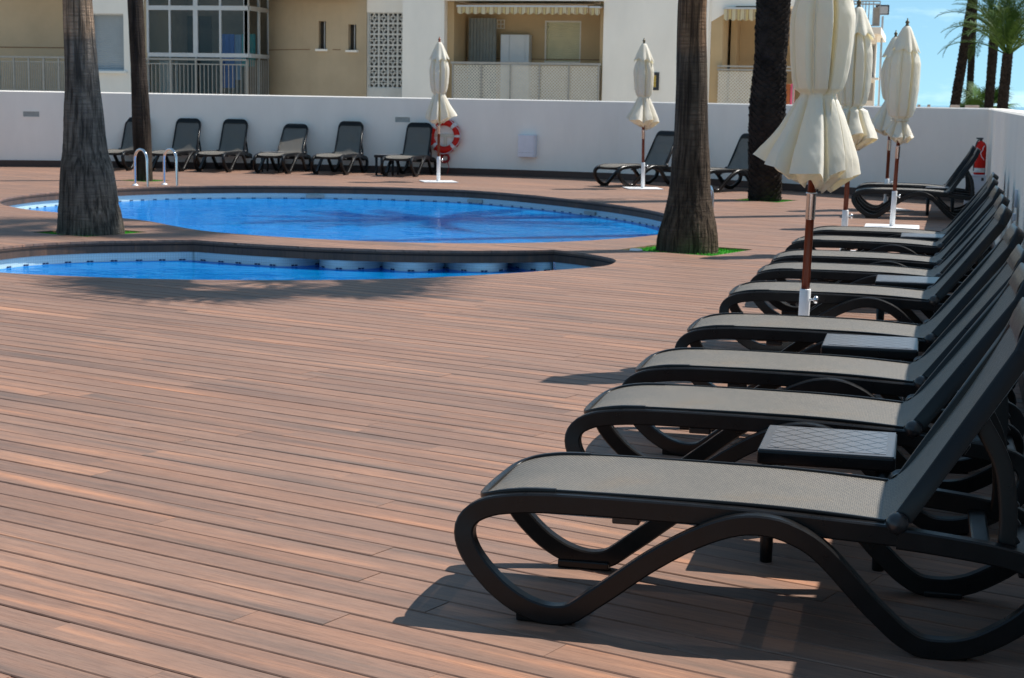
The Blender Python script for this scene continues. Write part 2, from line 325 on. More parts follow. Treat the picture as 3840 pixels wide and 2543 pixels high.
def water_mat():
    mt,nt,b=newmat('pool_water'); l=nt.links; tc=N(nt,'TexCoord'); mp=N(nt,'Mapping'); mp.inputs['Scale'].default_value=(1,1.6,1); l.new(tc.outputs['Object'],mp.inputs['Vector'])
    n1=N(nt,'TexNoise',Scale=3.,Detail=3.,Roughness=.5,Distortion=.4); l.new(mp.outputs[0],n1.inputs['Vector'])
    bp=N(nt,'Bump',Strength=.34,Distance=.05); l.new(n1.outputs['Fac'],bp.inputs['Height'])
    t=N(nt,'BsdfTransparent'); t.inputs[0].default_value=(.52,.86,1,1); g=N(nt,'BsdfGlossy'); g.inputs['Roughness'].default_value=.015; l.new(bp.outputs[0],g.inputs['Normal'])
    fr=N(nt,'Fresnel'); fr.inputs[0].default_value=1.33; l.new(bp.outputs[0],fr.inputs['Normal']); mm=N(nt,'Math'); mm.operation='MULTIPLY'; mm.inputs[1].default_value=.44; l.new(fr.outputs[0],mm.inputs[0])
    df=N(nt,'BsdfDiffuse'); l.new(ramp(nt,n1.outputs['Fac'],[(.3,(.0,.20,.56)),(.7,(.004,.34,.78))]),df.inputs['Color']); bd=N(nt,'MixShader'); bd.inputs[0].default_value=.50; l.new(t.outputs[0],bd.inputs[1]); l.new(df.outputs[0],bd.inputs[2])
    mx=N(nt,'MixShader'); l.new(mm.outputs[0],mx.inputs[0]); l.new(bd.outputs[0],mx.inputs[1]); l.new(g.outputs[0],mx.inputs[2]); l.new(mx.outputs[0],nt.nodes['Material Output'].inputs['Surface']); return mt
M['water']=water_mat()
def tile_mat(name, c1, c2, grout, s=.03):
    mt,nt,b=newmat(name); l=nt.links; tc=N(nt,'TexCoord'); br=N(nt,'TexBrick',Scale=1.); br.offset=0
    br.inputs['Brick Width'].default_value=s; br.inputs['Row Height'].default_value=s; br.inputs['Mortar Size'].default_value=s*.07
    br.inputs['Color1'].default_value=(*c1,1); br.inputs['Color2'].default_value=(*c2,1); br.inputs['Mortar'].default_value=(*grout,1)
    l.new(tc.outputs['UV'],br.inputs['Vector']); l.new(br.outputs['Color'],b.inputs['Base Color']); b.inputs['Roughness'].default_value=.25; return mt
M['tile']=tile_mat('pool_wall_mosaic',(.52,.67,.70),(.48,.65,.69),(.36,.48,.50))
M['tilef']=tile_mat('pool_floor_mosaic',(.020,.33,.80),(.026,.37,.85),(.05,.38,.78))
M['tiled']=pmat('navy_border_tile',(.012,.03,.10),.25)
# ================================================================== SETTING
def struct(name, mb, mat, **k): return mb.build(name, mat, None, kind='structure', **k)
g=MB(); g.add([(-400,-60,-1.6),(400,-60,-1.6),(400,130,-1.6),(-400,130,-1.6)],[(0,1,2,3)]); struct('ground',g,M['sand'])
g=MB(); g.add([(-5000,130,-1.7),(5000,130,-1.7),(5000,5500,-1.7),(-5000,5500,-1.7)],[(0,1,2,3)]); struct('sea',g,M['sea'])
# --- outlines
BIG=cr([(-13.33,22.75),(-13.95,24.0),(-14.1,25.6),(-13.75,27.1),(-13.4,27.95),(-12.85,28.65),(-11.78,29.45),(-10.38,30.0),(-9.3,30.15),(-8.1,30.0),(-6.93,29.3),(-5.31,27.75),(-4.34,26.5),(-3.68,25.3),(-3.15,23.8),(-3.0,22.4),(-3.2,21.2),(-3.81,20.05),(-4.54,19.32),(-5.3,18.95),(-6.1,18.8),(-7.0,18.85),(-7.84,19.05),(-8.6,19.4),(-9.25,19.95),(-9.98,20.62),(-10.8,21.05),(-11.8,21.48),(-12.5,21.9)],5,True)
_sf=[(-9.63,16.4),(-9.53,16.85),(-9.3,17.25),(-8.9,17.63),(-8.15,18.12)]
_sm=[(-8.15,18.12),(-7.7,18.0),(-7.19,17.9),(-6.4,17.82),(-5.64,17.87),(-4.88,18.08),(-4.32,18.36),(-3.96,18.6)]
_sr=[(-3.96,18.6),(-3.68,18.42),(-3.36,18.12),(-3.1,17.72),(-3.05,17.2),(-3.15,16.87),(-3.42,16.45),(-3.9,15.82),(-4.45,15.22),(-4.9,14.88),(-5.32,14.64),(-6.16,14.3),(-6.85,14.13),(-7.55,14.08),(-8.3,14.12),(-9.0,14.5),(-9.5,15.2),(-9.68,15.9),(-9.63,16.4)]
v2=lambda l:[(*p,0) for p in l]
S1=cr(v2(_sf),4); S2=cr(v2(_sm),5); S3=cr(v2(_sr),4)
SMALL=S1[:-1]+S2[:-1]+S3[:-1]
BIG=cr([(p[0],p[1],0) for p in [(q.x,q.y) for q in BIG]],1,True) if len(BIG[0])==3 else [Vector((p.x,p.y,0)) for p in BIG]
WALL=cr(v2([(-27,29.3),(-22.5,32.1),(-19.2,33.85),(-16.5,34.95),(-12.9,35.75),(-9.5,35.85),(-6.6,35.5),(-5.05,34.85),(-3.84,33.95),(-2.52,33.06),(1.14,30.55)]),5)
def wx(y): return .568+.0224*(y-5)
RW0=Vector((wx(-6),-6,0)); RW1=WALL[-1]
dv=Vector((math.cos(PA),math.sin(PA),0)); nv=Vector((-math.sin(PA),math.cos(PA),0))
TURF={'P1':(-15.76,-14.82,13.87,14.86),'P2':(-23.92,-23.18,23.18,23.9),'P3':(-9.33,-8.17,16.84,17.92),'P4':(-12.66,-11.76,26.72,27.62)}
def dn(d_,n_,z=0): return dv*d_+nv*n_+Vector((0,0,z))
# --- deck
def inpoly(p, poly):
    c=False; j=len(poly)-1
    for i in range(len(poly)):
        a,b=poly[i],poly[j]
        if (a[1]>p[1])!=(b[1]>p[1]) and p[0]<(b[0]-a[0])*(p[1]-a[1])/(b[1]-a[1])+a[0]: c=not c
        j=i
    return c
DECKPOLY=[(-27,-5),(RW0.x+.12,-5),(RW1.x+.12,RW1.y+.1)]+[(p.x,p.y+.12) for p in WALL[::-1]]
CUTS=[[(p.x,p.y) for p in BIG],[(p.x,p.y) for p in SMALL]]+[[tuple(dn(a,b)[:2]) for a,b in ((x0,y0),(x1,y0),(x1,y1),(x0,y1))] for x0,x1,y0,y1 in TURF.values()]
cm=MB()
for poly in CUTS: cm.prism(poly,-.4,.3)
cutter=obj('cutter',cm.mesh('cutter'),None)
bbs=[(min(p[0] for p in q),max(p[0] for p in q),min(p[1] for p in q),max(p[1] for p in q)) for q in CUTS]
def proj(p):
    q=p-Vector((0,0,CH)); z=q.dot(CF)
    if z<.5: return None
    return (1920+FPX*q.dot(CR)/z, 1271.5+FPX*q.dot(CD)/z)
PW_,GAP=.1503,.0085
rng=random.Random(11); planks=[]
for k in range(-70,240):
    n0=3.506+k*PW_; nc=n0+PW_/2
    # crossings of the row centre line with the deck polygon
    xs=[]
    for i in range(len(DECKPOLY)):
        a=Vector((*DECKPOLY[i],0)); b=Vector((*DECKPOLY[(i+1)%len(DECKPOLY)],0)); na,nb=a.dot(nv),b.dot(nv)
        if (na>nc)!=(nb>nc): t=(nc-na)/(nb-na); xs.append((a+(b-a)*t).dot(dv))
    xs.sort()
    for s0,s1 in zip(xs[::2],xs[1::2]):
        s=s0-rng.uniform(0,3.4)
        while s<s1:
            ln=rng.choice((3.6,3.6,2.4,3.0,1.8)); a,b=max(s,s0),min(s+ln,s1)
            if b-a>.08: planks.append((a,b,n0))
            s+=ln
def hits(a,b,n0):
    p=[dn(a,n0),dn(b,n0),dn(b,n0+PW_),dn(a,n0+PW_)]
    x0,x1=min(q.x for q in p),max(q.x for q in p); y0,y1=min(q.y for q in p),max(q.y for q in p); h=0
    for poly,bb in zip(CUTS,bbs):
        if x1<bb[0] or x0>bb[1] or y1<bb[2] or y0>bb[3]: continue
        ins=0;tot=0
        for i in range(25):
            for t in (0,.5,1):
                tot+=1; ins+=inpoly(dn(a+(b-a)*i/24,n0+PW_*t)[:2],poly)
        if ins==tot: return 2
        if ins: h=1
        elif any(n0<Vector((*q,0)).dot(nv)<n0+PW_ and a<Vector((*q,0)).dot(dv)<b for q in poly): h=1
    return h
def area(a,b,n0):
    q=[]
    for i in range(9):
        s=a+(b-a)*i/8; p0,p1=proj(dn(s,n0)),proj(dn(s,n0+PW_))
        q.append((p0,p1))
    A=0
    for (p0,p1),(r0,r1) in zip(q,q[1:]):
        if None in (p0,p1,r0,r1): continue
        mx=(p0[0]+r0[0])/2; my=(p0[1]+p1[1])/2
        if not(-60<mx<3900 and 0<my<2600): continue
        A+=abs(r0[0]-p0[0])*abs(p1[1]-p0[1])
    return A
info=[]
for p in planks:
    h=hits(*p)
    if h<2: info.append((area(*p) if h==0 else 0,h,p))
info.sort(key=lambda t:-t[0])
deck_sub=MB(); deck_sub.prism(DECKPOLY,-.062,-.047)
def booled(mb,name,mat,**k):
    o=mb.build(name+'_raw',mat); md=o.modifiers.new('b','BOOLEAN'); md.operation='DIFFERENCE'; md.solver='EXACT'; md.object=cutter
    dg=bpy.context.evaluated_depsgraph_get(); me=bpy.data.meshes.new_from_object(o.evaluated_get(dg)); me.name=name
    bpy.data.objects.remove(o); return obj(name,me,mat,**k)
deck=booled(deck_sub,'deck',M['subdeck'],kind='structure')
deck['label']='brown composite board deck around the pools'
pm=MB(); c_=.0035; w2=(PW_-GAP)/2
prof=[(-w2,-.025),(-w2,-c_),(-w2+c_,0),(w2-c_,0),(w2,-c_),(w2,-.025)]
pm.add([(x,y,z) for x in (0,1) for y,z in prof],[(i,i+1,7+i,6+i) for i in range(5)]+[(5,4,3,2,1,0),(6,7,8,9,10,11)])
pmesh=pm.mesh('plank')
for A,h,(a,b,n0) in info[:300]:
    o=obj('plank',pmesh,M['deck'],deck); o.location=dn(a+.0012,n0+PW_/2,rng.uniform(-.0012,.0012)); o.rotation_euler=(0,0,PA); o.scale=(b-a-.0024,1,1)
rest=MB(); cut=MB(); MR=RZ(PA)
for A,h,(a,b,n0) in info[300:]:
    vs=[MR@Vector((x,y,z)) for x in (a+.0012,b-.0012) for y,z in ((n0+GAP/2,-.025),(n0+GAP/2,0),(n0+PW_-GAP/2,0),(n0+PW_-GAP/2,-.025))]
    fs=[(0,1,5,4),(1,2,6,5),(2,3,7,6),(0,4,7,3),(3,2,1,0),(4,5,6,7)]
    (cut if h else rest).add(vs,fs)
rest.build('plank_field',M['deck'],deck,kind='stuff')
booled(cut,'pool_edge_planks',M['deck'],parent=deck,kind='stuff')
bpy.data.objects.remove(cutter)
# --- pool shell, fascia, water
def uvmesh(me, f):
    uv=me.uv_layers.new(name='UVMap')
    for lp in me.loops: uv.data[lp.index].uv=f(me.vertices[lp.vertex_index].co, lp.index)
def band(path, z0, z1, closed, off=0.):
    k=len(path); mb=MB(); rows=[[],[]]; L_=[0]
    for i,p in enumerate(path):
        a=path[(i-1)%k] if closed else path[max(i-1,0)]; b=path[(i+1)%k] if closed else path[min(i+1,k-1)]
        t=(b-a); t.z=0; t.normalize(); q=p+Vector((t.y,-t.x,0))*off
        rows[0].append((q.x,q.y,z0)); rows[1].append((q.x,q.y,z1))
        if i: L_.append(L_[-1]+(p-path[i-1]).length)
    if closed:
        for r in rows: r.append(r[0])
        L_.append(L_[-1]+(path[0]-path[-1]).length)
    mb.grid(rows); me=mb.mesh('band'); n=len(rows[0])
    uv=me.uv_layers.new(name='UVMap')
    for lp in me.loops: i=lp.vertex_index; uv.data[lp.index].uv=(L_[i%n],me.vertices[i].co.z)
    return me
ZW=-.245; ZB=-.72
pool=obj('swimming_pool',None,None,label='curved blue tiled swimming pool sunk into the deck',kind='structure')
def poly_area(pl): return sum(a.x*b.y-b.x*a.y for a,b in zip(pl,pl[1:]+pl[:1]))/2
def ccw(pl): return pl if poly_area(pl)>0 else pl[::-1]
B_=ccw(BIG); S_=ccw(SMALL)
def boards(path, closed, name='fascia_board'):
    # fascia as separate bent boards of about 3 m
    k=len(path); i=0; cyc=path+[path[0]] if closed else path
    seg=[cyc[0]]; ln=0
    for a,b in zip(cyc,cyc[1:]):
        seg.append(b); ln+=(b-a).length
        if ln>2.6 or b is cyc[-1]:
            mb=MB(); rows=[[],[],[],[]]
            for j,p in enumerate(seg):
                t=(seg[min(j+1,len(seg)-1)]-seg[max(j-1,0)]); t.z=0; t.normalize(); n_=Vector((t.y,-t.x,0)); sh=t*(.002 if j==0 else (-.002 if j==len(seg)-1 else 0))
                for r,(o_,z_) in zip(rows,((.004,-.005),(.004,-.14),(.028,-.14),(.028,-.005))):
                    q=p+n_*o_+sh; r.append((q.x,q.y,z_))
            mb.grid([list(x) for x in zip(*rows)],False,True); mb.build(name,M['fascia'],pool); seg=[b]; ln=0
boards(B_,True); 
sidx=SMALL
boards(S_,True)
inb=[(p.y<19.75 and -8.95<p.x<-3.95) for p in B_]; k0=next(i for i in range(len(B_)) if inb[i-1] and not inb[i]); B_=B_[k0:]+B_[:k0]; inb=inb[k0:]+inb[:k0]
BO=[p for p,i in zip(B_,inb) if not i]; BN=[p for p,i in zip(B_,inb) if i]
obj('tile_band',band(BO,-.137,ZW,False,.03),M['tile'],pool); obj('basin_wall',band(BO,ZW,ZB,False,.03),M['tilef'],pool)
def resamp(path,n):
    L_=[0]
    for a,b in zip(path,path[1:]): L_.append(L_[-1]+(b-a).length)
    out=[]
    for i in range(n):
        s=L_[-1]*i/(n-1); j=max(0,min(len(path)-2,next((k for k in range(len(L_)) if L_[k]>=s),1)-1)); u=(s-L_[j])/max(1e-6,L_[j+1]-L_[j]); out.append(path[j].lerp(path[j+1],u))
    return out
br_a=resamp(S2,24); br_b=resamp(BN if (BN[0]-S2[0]).length<(BN[-1]-S2[0]).length else BN[::-1],24)
def bridge_sheet(z,name,mat,**k):
    mb=MB(); mb.grid([[(a.x+(b.x-a.x)*u,a.y+(b.y-a.y)*u,z) for a,b in zip(br_a,br_b)] for u in (-.02,.5,1.02)],False); me=mb.mesh(name); uvmesh(me,lambda co,i:(co.x,co.y)); return obj(name,me,mat,**k)
bridge_sheet(ZB-.004,'pool_floor',M['tilef'],parent=pool)
bw=bridge_sheet(ZW-.002,'water',M['water'],kind='structure'); bw['label']='blue water under the narrow deck bridge between the pools'
for i_ in (0,-1):
    for z0_,z1_,mt_ in ((-.137,ZW,'tile'),(ZW,ZB,'tilef')): obj('basin_wall',band([br_a[i_],br_b[i_]],z0_,z1_,False),M[mt_],pool)
# small pool: closed wall except under the bridge (S2)
openpath=[p for p in S3]+[p for p in S1[1:]]+[p for p in S2[1:] if p.x<-6.95]
if poly_area(openpath)<0: openpath=openpath[::-1]
obj('tile_band',band(openpath,-.137,ZW,False,.03),M['tile'],pool); obj('basin_wall',band(openpath,ZW,ZB,False,.03),M['tilef'],pool)
# floors and water sheets
def sheet(path, z, mat, name, grow=.03, **k):
    n=len(path); mb=MB(); vs=[]
    for i,p in enumerate(path):
        t=path[(i+1)%n]-path[(i-1)%n]; t.normalize(); q=p+Vector((t.y,-t.x,0))*grow; vs.append((q.x,q.y,z))
    c=sum((Vector(v) for v in vs),Vector())/n
    mb.add(vs+[tuple(c)],[(i,(i+1)%n,n) for i in range(n)]); me=mb.mesh(name); uvmesh(me,lambda co,i:(co.x,co.y))
    return obj(name,me,mat,**k)
sheet(B_,ZB+.002,M['tilef'],'pool_floor',.05,parent=pool); sheet(S_,ZB-.15,M['tilef'],'pool_floor',.4,parent=pool)
wb=sheet(B_,ZW,M['water'],'water',.028,kind='structure'); wb['label']='clear blue water of the large curved pool'
ws=sheet(S_,ZW-.004,M['water'],'water',.028,kind='structure'); ws['label']='clear blue water of the small front pool'
# bridge columns between the pools
sp=[p for p in S2]
def alongS2(d_):
    for a,b in zip(sp,sp[1:]):
        l_=(b-a).length
        if d_<=l_: return a+(b-a)*(d_/l_), (b-a).normalized()
        d_-=l_
    return sp[-1],(sp[-1]-sp[-2]).normalized()
def navy(path_pts, mb, z):
    for p,t,n_ in path_pts:
        for o_ in (-.02,.02):
            q=p+t*o_+n_*.004
            mb.add([q-t*.017+Vector((0,0,z)),q+t*.017+Vector((0,0,z)),q+t*.017+Vector((0,0,z+.018)),q-t*.017+Vector((0,0,z+.018))],[(0,1,2,3)])
bt=MB()
def atx(x):
    for a,b in zip(sp,sp[1:]):
        if a.x<=x<=b.x: return a.lerp(b,(x-a.x)/(b.x-a.x)),(b-a).normalized()
for cx_,hw_ in ((-7.08,.395),(-6.26,.40),(-5.44,.375),(-4.66,.375),(-4.02,.22)):
    c,t=atx(cx_); n_=Vector((t.y,-t.x,0)); w_=2*hw_/.92
    if (Vector((-6.2,16,0))-c).dot(n_)<0: n_=-n_
    ctr=c-n_*.62; R_=.60
    mb=MB(); rows=[[],[]]; mb2=MB(); rows2=[[],[]]; u=[]
    nn_=40
    for j in range(nn_):
        a=2*PI*j/nn_; ex=.46*w_/.60
        q=ctr+t*(R_*ex*math.cos(a))+n_*(R_*math.sin(a))
        rows[0].append((q.x,q.y,-.05)); rows[1].append((q.x,q.y,ZW)); rows2[0].append((q.x,q.y,ZW)); rows2[1].append((q.x,q.y,ZB-.15)); u.append(a*R_)
    for mb_,rw,mt in ((mb,rows,M['tile']),(mb2,rows2,M['tilef'])):
        mb_.grid(rw,True,True); me=mb_.mesh('bridge_column'); uvl=me.uv_layers.new(name='UVMap')
        for lp in me.loops: vi=lp.vertex_index; uvl.data[lp.index].uv=(u[vi%nn_]*1.0,me.vertices[vi].co.z)
        obj('bridge_column',me,mt,pool)
    pts=[]
    for j in range(5):
        a=PI*(.12+.76*j/4); q=ctr+t*(R_*.46*w_/.60*math.cos(a))+n_*(R_*math.sin(a)); tt=(-t*(math.sin(a)*.46*w_/.60)+n_*math.cos(a)).normalized()
        nn2=Vector((tt.y,-tt.x,0)); 
        if nn2.dot(q-ctr)<0: nn2=-nn2
        pts.append((q,tt,nn2))
    navy(pts,bt,ZW+.003)
def marks(path,step=.24):
    out=[]; acc=0
    for a,b in zip(path,path[1:]):
        t=(b-a); l_=t.length; t.normalize(); acc+=l_
        if acc>step: acc=0; n_=Vector((t.y,-t.x,0)); out.append((a+n_*.03,t,-n_))
    return out
dense=lambda path,c:cr(path,4,c)
navy(marks(dense(openpath,False)),bt,ZW+.003); navy(marks(dense(B_,True)),bt,ZW+.003)
bt.build('border_tiles',M['tiled'],pool,kind='stuff')
# skimmer mouths in the far side of the large pool
for q in ((-11.0,29.85),(-7.9,29.97),(-5.2,27.65)):
    j=min(range(len(B_)),key=lambda i:(B_[i]-Vector((*q,0))).length); t=(B_[(j+1)%len(B_)]-B_[j-1]).normalized(); n_=Vector((t.y,-t.x,0)); Mx=Matrix(((t.x,n_.x,0,B_[j].x),(t.y,n_.y,0,B_[j].y),(0,0,1,0),(0,0,0,1)))
    MB().box(-.17,.17,-.012,.02,ZW+.02,ZW+.075,Mx).build('skimmer',M['lamp_glass'],pool)
# artificial turf squares
for nm,(x0,x1,y0,y1) in TURF.items():
    tb=MB(); rg=random.Random(nm); nn=150
    tb.add([dn(x0,y0,-.03),dn(x1,y0,-.03),dn(x1,y1,-.03),dn(x0,y1,-.03)],[(0,1,2,3)])
    for i in range(2600):
        p=dn(rg.uniform(x0,x1),rg.uniform(y0,y1),-.03); a=rg.uniform(0,PI); h=rg.uniform(.018,.034); d_=Vector((math.cos(a),math.sin(a),0))*.006; ln=Vector((rg.uniform(-.012,.012),rg.uniform(-.012,.012),h))
        tb.add([p-d_,p+d_,p+ln],[(0,1,2)])
    tb.build('turf',M['turf'],None,kind='stuff',label={'P1':'green artificial turf square round the flared palm left of the pools','P2':'green artificial turf patch under the slim palm behind the ladder','P3':'green artificial turf square round the flared palm right of the pools','P4':'green artificial turf patch under the dark scaly palm'}[nm],cat='turf')
# --- boundary walls
HW=1.66
def wallmesh(path, th, h0, h1, side):
    mb=MB(); a_=[];b_=[]
    k=len(path)
    for i,p in enumerate(path):
        t=(path[min(i+1,k-1)]-path[max(i-1,0)]).normalized(); n_=Vector((t.y,-t.x,0))*side
        q=p-n_*th; hh=h0+(h1-h0)*i/(k-1); c=.02
        a_.append([(p.x,p.y,-.6),(p.x,p.y,hh-c),tuple(p-n_*c+Vector((0,0,hh))),tuple(q+n_*c+Vector((0,0,hh))),(q.x,q.y,hh-c),(q.x,q.y,-.6)])
    mb.grid(a_,False,True); mb.add(a_[0],[tuple(range(6))]); mb.add(a_[-1],[tuple(range(6))]); return mb
ow=thing('boundary_wall','long curved white rendered wall behind the pool and loungers','wall')
wallmesh(WALL,.25,1.665,1.655,1).build('wall_body',M['render'],ow)
RWP=[RW0+(RW1-RW0)*i/12 for i in range(13)]; RWP[-1]=RW1+Vector((-.002,.02,0))
ow2=thing('boundary_wall','straight white rendered wall along the right lounger row','wall')
wallmesh(RWP,.25,1.64,1.652,-1).build('wall_body',M['renderr'],ow2)
def skirting(path, side, parent):
    seg=[path[0]]; ln=0
    for a,b in zip(path,path[1:]):
        seg.append(b); ln+=(b-a).length
        if ln>3.2 or b is path[-1]:
            rows=[]
            for j,p in enumerate(seg):
                t=(seg[min(j+1,len(seg)-1)]-seg[max(j-1,0)]).normalized(); n_=Vector((t.y,-t.x,0))*side; sh=t*(.003 if j==0 else -.003 if j==len(seg)-1 else 0)
                f=p+n_*.024+sh; q=p+n_*.002+sh; rows.append([(f.x,f.y,.004),(f.x,f.y,.142),(q.x,q.y,.145),(q.x,q.y,.004)])
            mb=MB(); mb.grid(rows,False,True); mb.build('skirting_board',M['skirt'],parent); seg=[b]; ln=0
skirting(WALL,1,ow); skirting(RWP[:-1]+[RWP[-1]-Vector((0,.03,0))],-1,ow2)
def wallpt(px,py,out=0.):   # point of the curved wall seen at a pixel
    v=ray(px,py); best=None
    for a,b in zip(WALL,WALL[1:]):
        # solve a+(b-a)s on ray
        dx,dy=v.x,v.y; ex,ey=b.x-a.x,b.y-a.y; det=dx*(-ey)+ex*dy
        if abs(det)<1e-9: continue
        t=(a.x*(-ey)+ex*a.y)/det; s=(dx*a.y-dy*a.x)/det
        if -.001<=s<=1.001 and t>0:
            e=Vector((ex,ey,0)).normalized(); n_=Vector((e.y,-e.x,0)); p=Vector((v.x*t,v.y*t,CH+v.z*t))+n_*out
            return p,e,n_
    return None
def wframe(px,py,out=0.):
    p,e,n_=wallpt(px,py,out); return Matrix(((e.x,-n_.x,0,p.x),(e.y,-n_.y,0,p.y),(0,0,1,p.z),(0,0,0,1)))   # local x along wall, -y out, z up
for px,py,lab in ((117,428,'slim recessed wall light near the left end of the curved wall'),(1510,449,'slim recessed wall light above the loungers left of the lifebuoy')):
    Mx=wframe(px,py); o=thing('wall_light',lab,'wall light',group='recessed lights in the curved wall'); o.matrix_world=Mx
    fr=MB()
    for b_ in ((-.19,.19,-.012,.002,.055,.075),(-.19,.19,-.012,.002,-.075,-.055),(-.19,-.17,-.012,.002,-.055,.055),(.17,.19,-.012,.002,-.055,.055)): fr.box(*b_)
    fr.build('frame',M['render'],o); MB().box(-.17,.17,-.004,.001,-.055,.055).build('diffuser',M['lamp_glass'],o)
# ================================================================== LOUNGERS
SIDE=[(1.07,.372,.300),(.87,.381,.300),(.6,.392,.300),(.27,.396,.300),(.04,.396,.300),(-.09,.392,.300),(-.18,.382,.300),(-.235,.370,.301),(-.285,.346,.303),(-.312,.315,.306),(-.319,.279,.310),(-.308,.236,.314),(-.28,.19,.318),(-.237,.142,.322),(-.19,.100,.325),(-.137,.066,.328),(-.086,.044,.330),(-.03,.032,.332),(.02,.034,.333),(.06,.048,.334),(.118,.092,.336),(.18,.139,.338),(.271,.212,.342),(.358,.273,.345),(.444,.325,.347),(.52,.360,.348),(.58,.379,.348),(.64,.386,.348),(.705,.380,.348),(.755,.364,.348),(.805,.340,.347),(.855,.303,.346),(.9,.258,.345),(.955,.2,.343),(1.0,.153,.341),(1.042,.114,.339),(1.085,.075,.337),(1.13,.046,.335),(1.165,.034,.334),(1.213,.031,.333),(1.265,.036,.332),(1.33,.056,.330),(1.40,.096,.326),(1.46,.140,.320),(1.50,.188,.314),(1.512,.240,.308),(1.495,.286,.304),(1.455,.313,.301),(1.40,.328,.300),(1.33,.339,.300),(1.25,.348,.300),(1.16,.357,.300),(1.07,.364,.300)]
_sides={}
def side_mesh(s):
    if s not in _sides:
        _sides[s]=MB().ribbon(cr([(x,s*(y+.012),z) for x,z,y in SIDE],2),.0325,.026,Vector((0,1,0)),.0055).mesh('side_frame')
    return _sides[s]
SEATP=[(-.294,.379),(-.270,.391),(-.238,.403),(-.18,.417),(-.09,.427),(.09,.432),(.30,.432),(.5,.430),(.64,.428),(.80,.422),(.93,.414),(1.02,.408)]
def sling_grid(prof, hw, sag=.010, name='seat_sling', nw=8):
    pts=cr([(x,0,z) for x,z in prof],5); rows=[]; mb=MB(); U=[0]
    for a,b in zip(pts,pts[1:]): U.append(U[-1]+(b-a).length)
    for i,p in enumerate(pts):
        t=(pts[min(i+1,len(pts)-1)]-pts[max(i-1,0)]).normalized(); n_=Vector((-t.z,0,t.x)); h=hw(U[i]/U[-1]) if callable(hw) else hw
        rows.append([tuple(p+Vector((0,h*(2*j/nw-1),0))-n_*sag*(1-(2*j/nw-1)**2)) for j in range(nw+1)])
    mb.grid(rows); me=mb.mesh(name); n=nw+1; uv=me.uv_layers.new(name='UVMap')
    for lp in me.loops: i=lp.vertex_index; uv.data[lp.index].uv=(U[i//n],me.vertices[i].co.y)
    return me
_cache={}
def cached(key, fn):
    if key not in _cache: _cache[key]=fn()
    return _cache[key]
BL=.765
def back_mesh():
    # panel rim of the backrest in its own plane: x up along the back, y across; rounded top
    def outline(hw, top, r, bot):
        p=[(bot,-hw),(top-r,-hw*.965)]
        for i in range(9): a=-PI/2+PI/2*i/8; p.append((top-r+r*math.cos(a)*1.0, -(hw*.955-r)+r*math.sin(a)))
        q=[(x,-y) for x,y in p[::-1]]; return p+q
    o_=outline(.300,BL,.12,.02); i_=outline(.268,BL-.085,.09,.02)
    mb=MB(); f=lambda x:.045*math.sin(PI*min(1,max(0,x/BL)))*-.5+.05*max(0,x/BL-.8)**2*6
    n=len(o_)
    A=[(x,y,f(x)-.036) for x,y in o_]; B=[(x,y,f(x)+.014) for x,y in o_]; B2=[(x*.994+.002,y*.975,f(x)+.022) for x,y in o_]; D=[(x,y,f(x)+.020) for x,y in i_]; E=[(x,y,f(x)-.036) for x,y in i_]
    mb.grid([list(t) for t in zip(*[A,B,B2,D,E])],True,False)
    mb.add([v for t in zip(A,E) for v in t],[(2*i,2*i+1,2*i+3,2*i+2) for i in range(n-1)])
    # cross ribs on the rear
    for x in (.30,.52): mb.cbox(x-.02,x+.02,-.25,.25,f(x)-.034,f(x)-.010,.006)
    return mb.mesh('backrest')
def back_sling():
    f=lambda x:.045*math.sin(PI*min(1,max(0,x/BL)))*-.5+.05*max(0,x/BL-.8)**2*6
    xs=[-.075,-.03,.02,.08,.18,.32,.46,.6,BL-.075]
    zz=lambda x: f(x)+.016 if x>.1 else f(.1)+.016+(.1-x)**2*1.9
    return sling_grid([(x,zz(x)) for x in xs],lambda u:.284-.022*u,.005,'backrest_sling')
def headrest():
    # smooth moulded cap across the top of the back
    f=lambda x:.045*math.sin(PI*min(1,max(0,x/BL)))*-.5+.05*max(0,x/BL-.8)**2*6
    mb=MB(); rows=[]
    for i in range(7):
        x=BL-.105+.075*i/6; rows.append([(x,y*(.235-.02*(i/6)**3),f(x)+.021+.006*math.sin(PI*i/6)) for y in (-1,-.6,-.2,.2,.6,1)])
    mb.grid(rows); return mb.mesh('headrest')
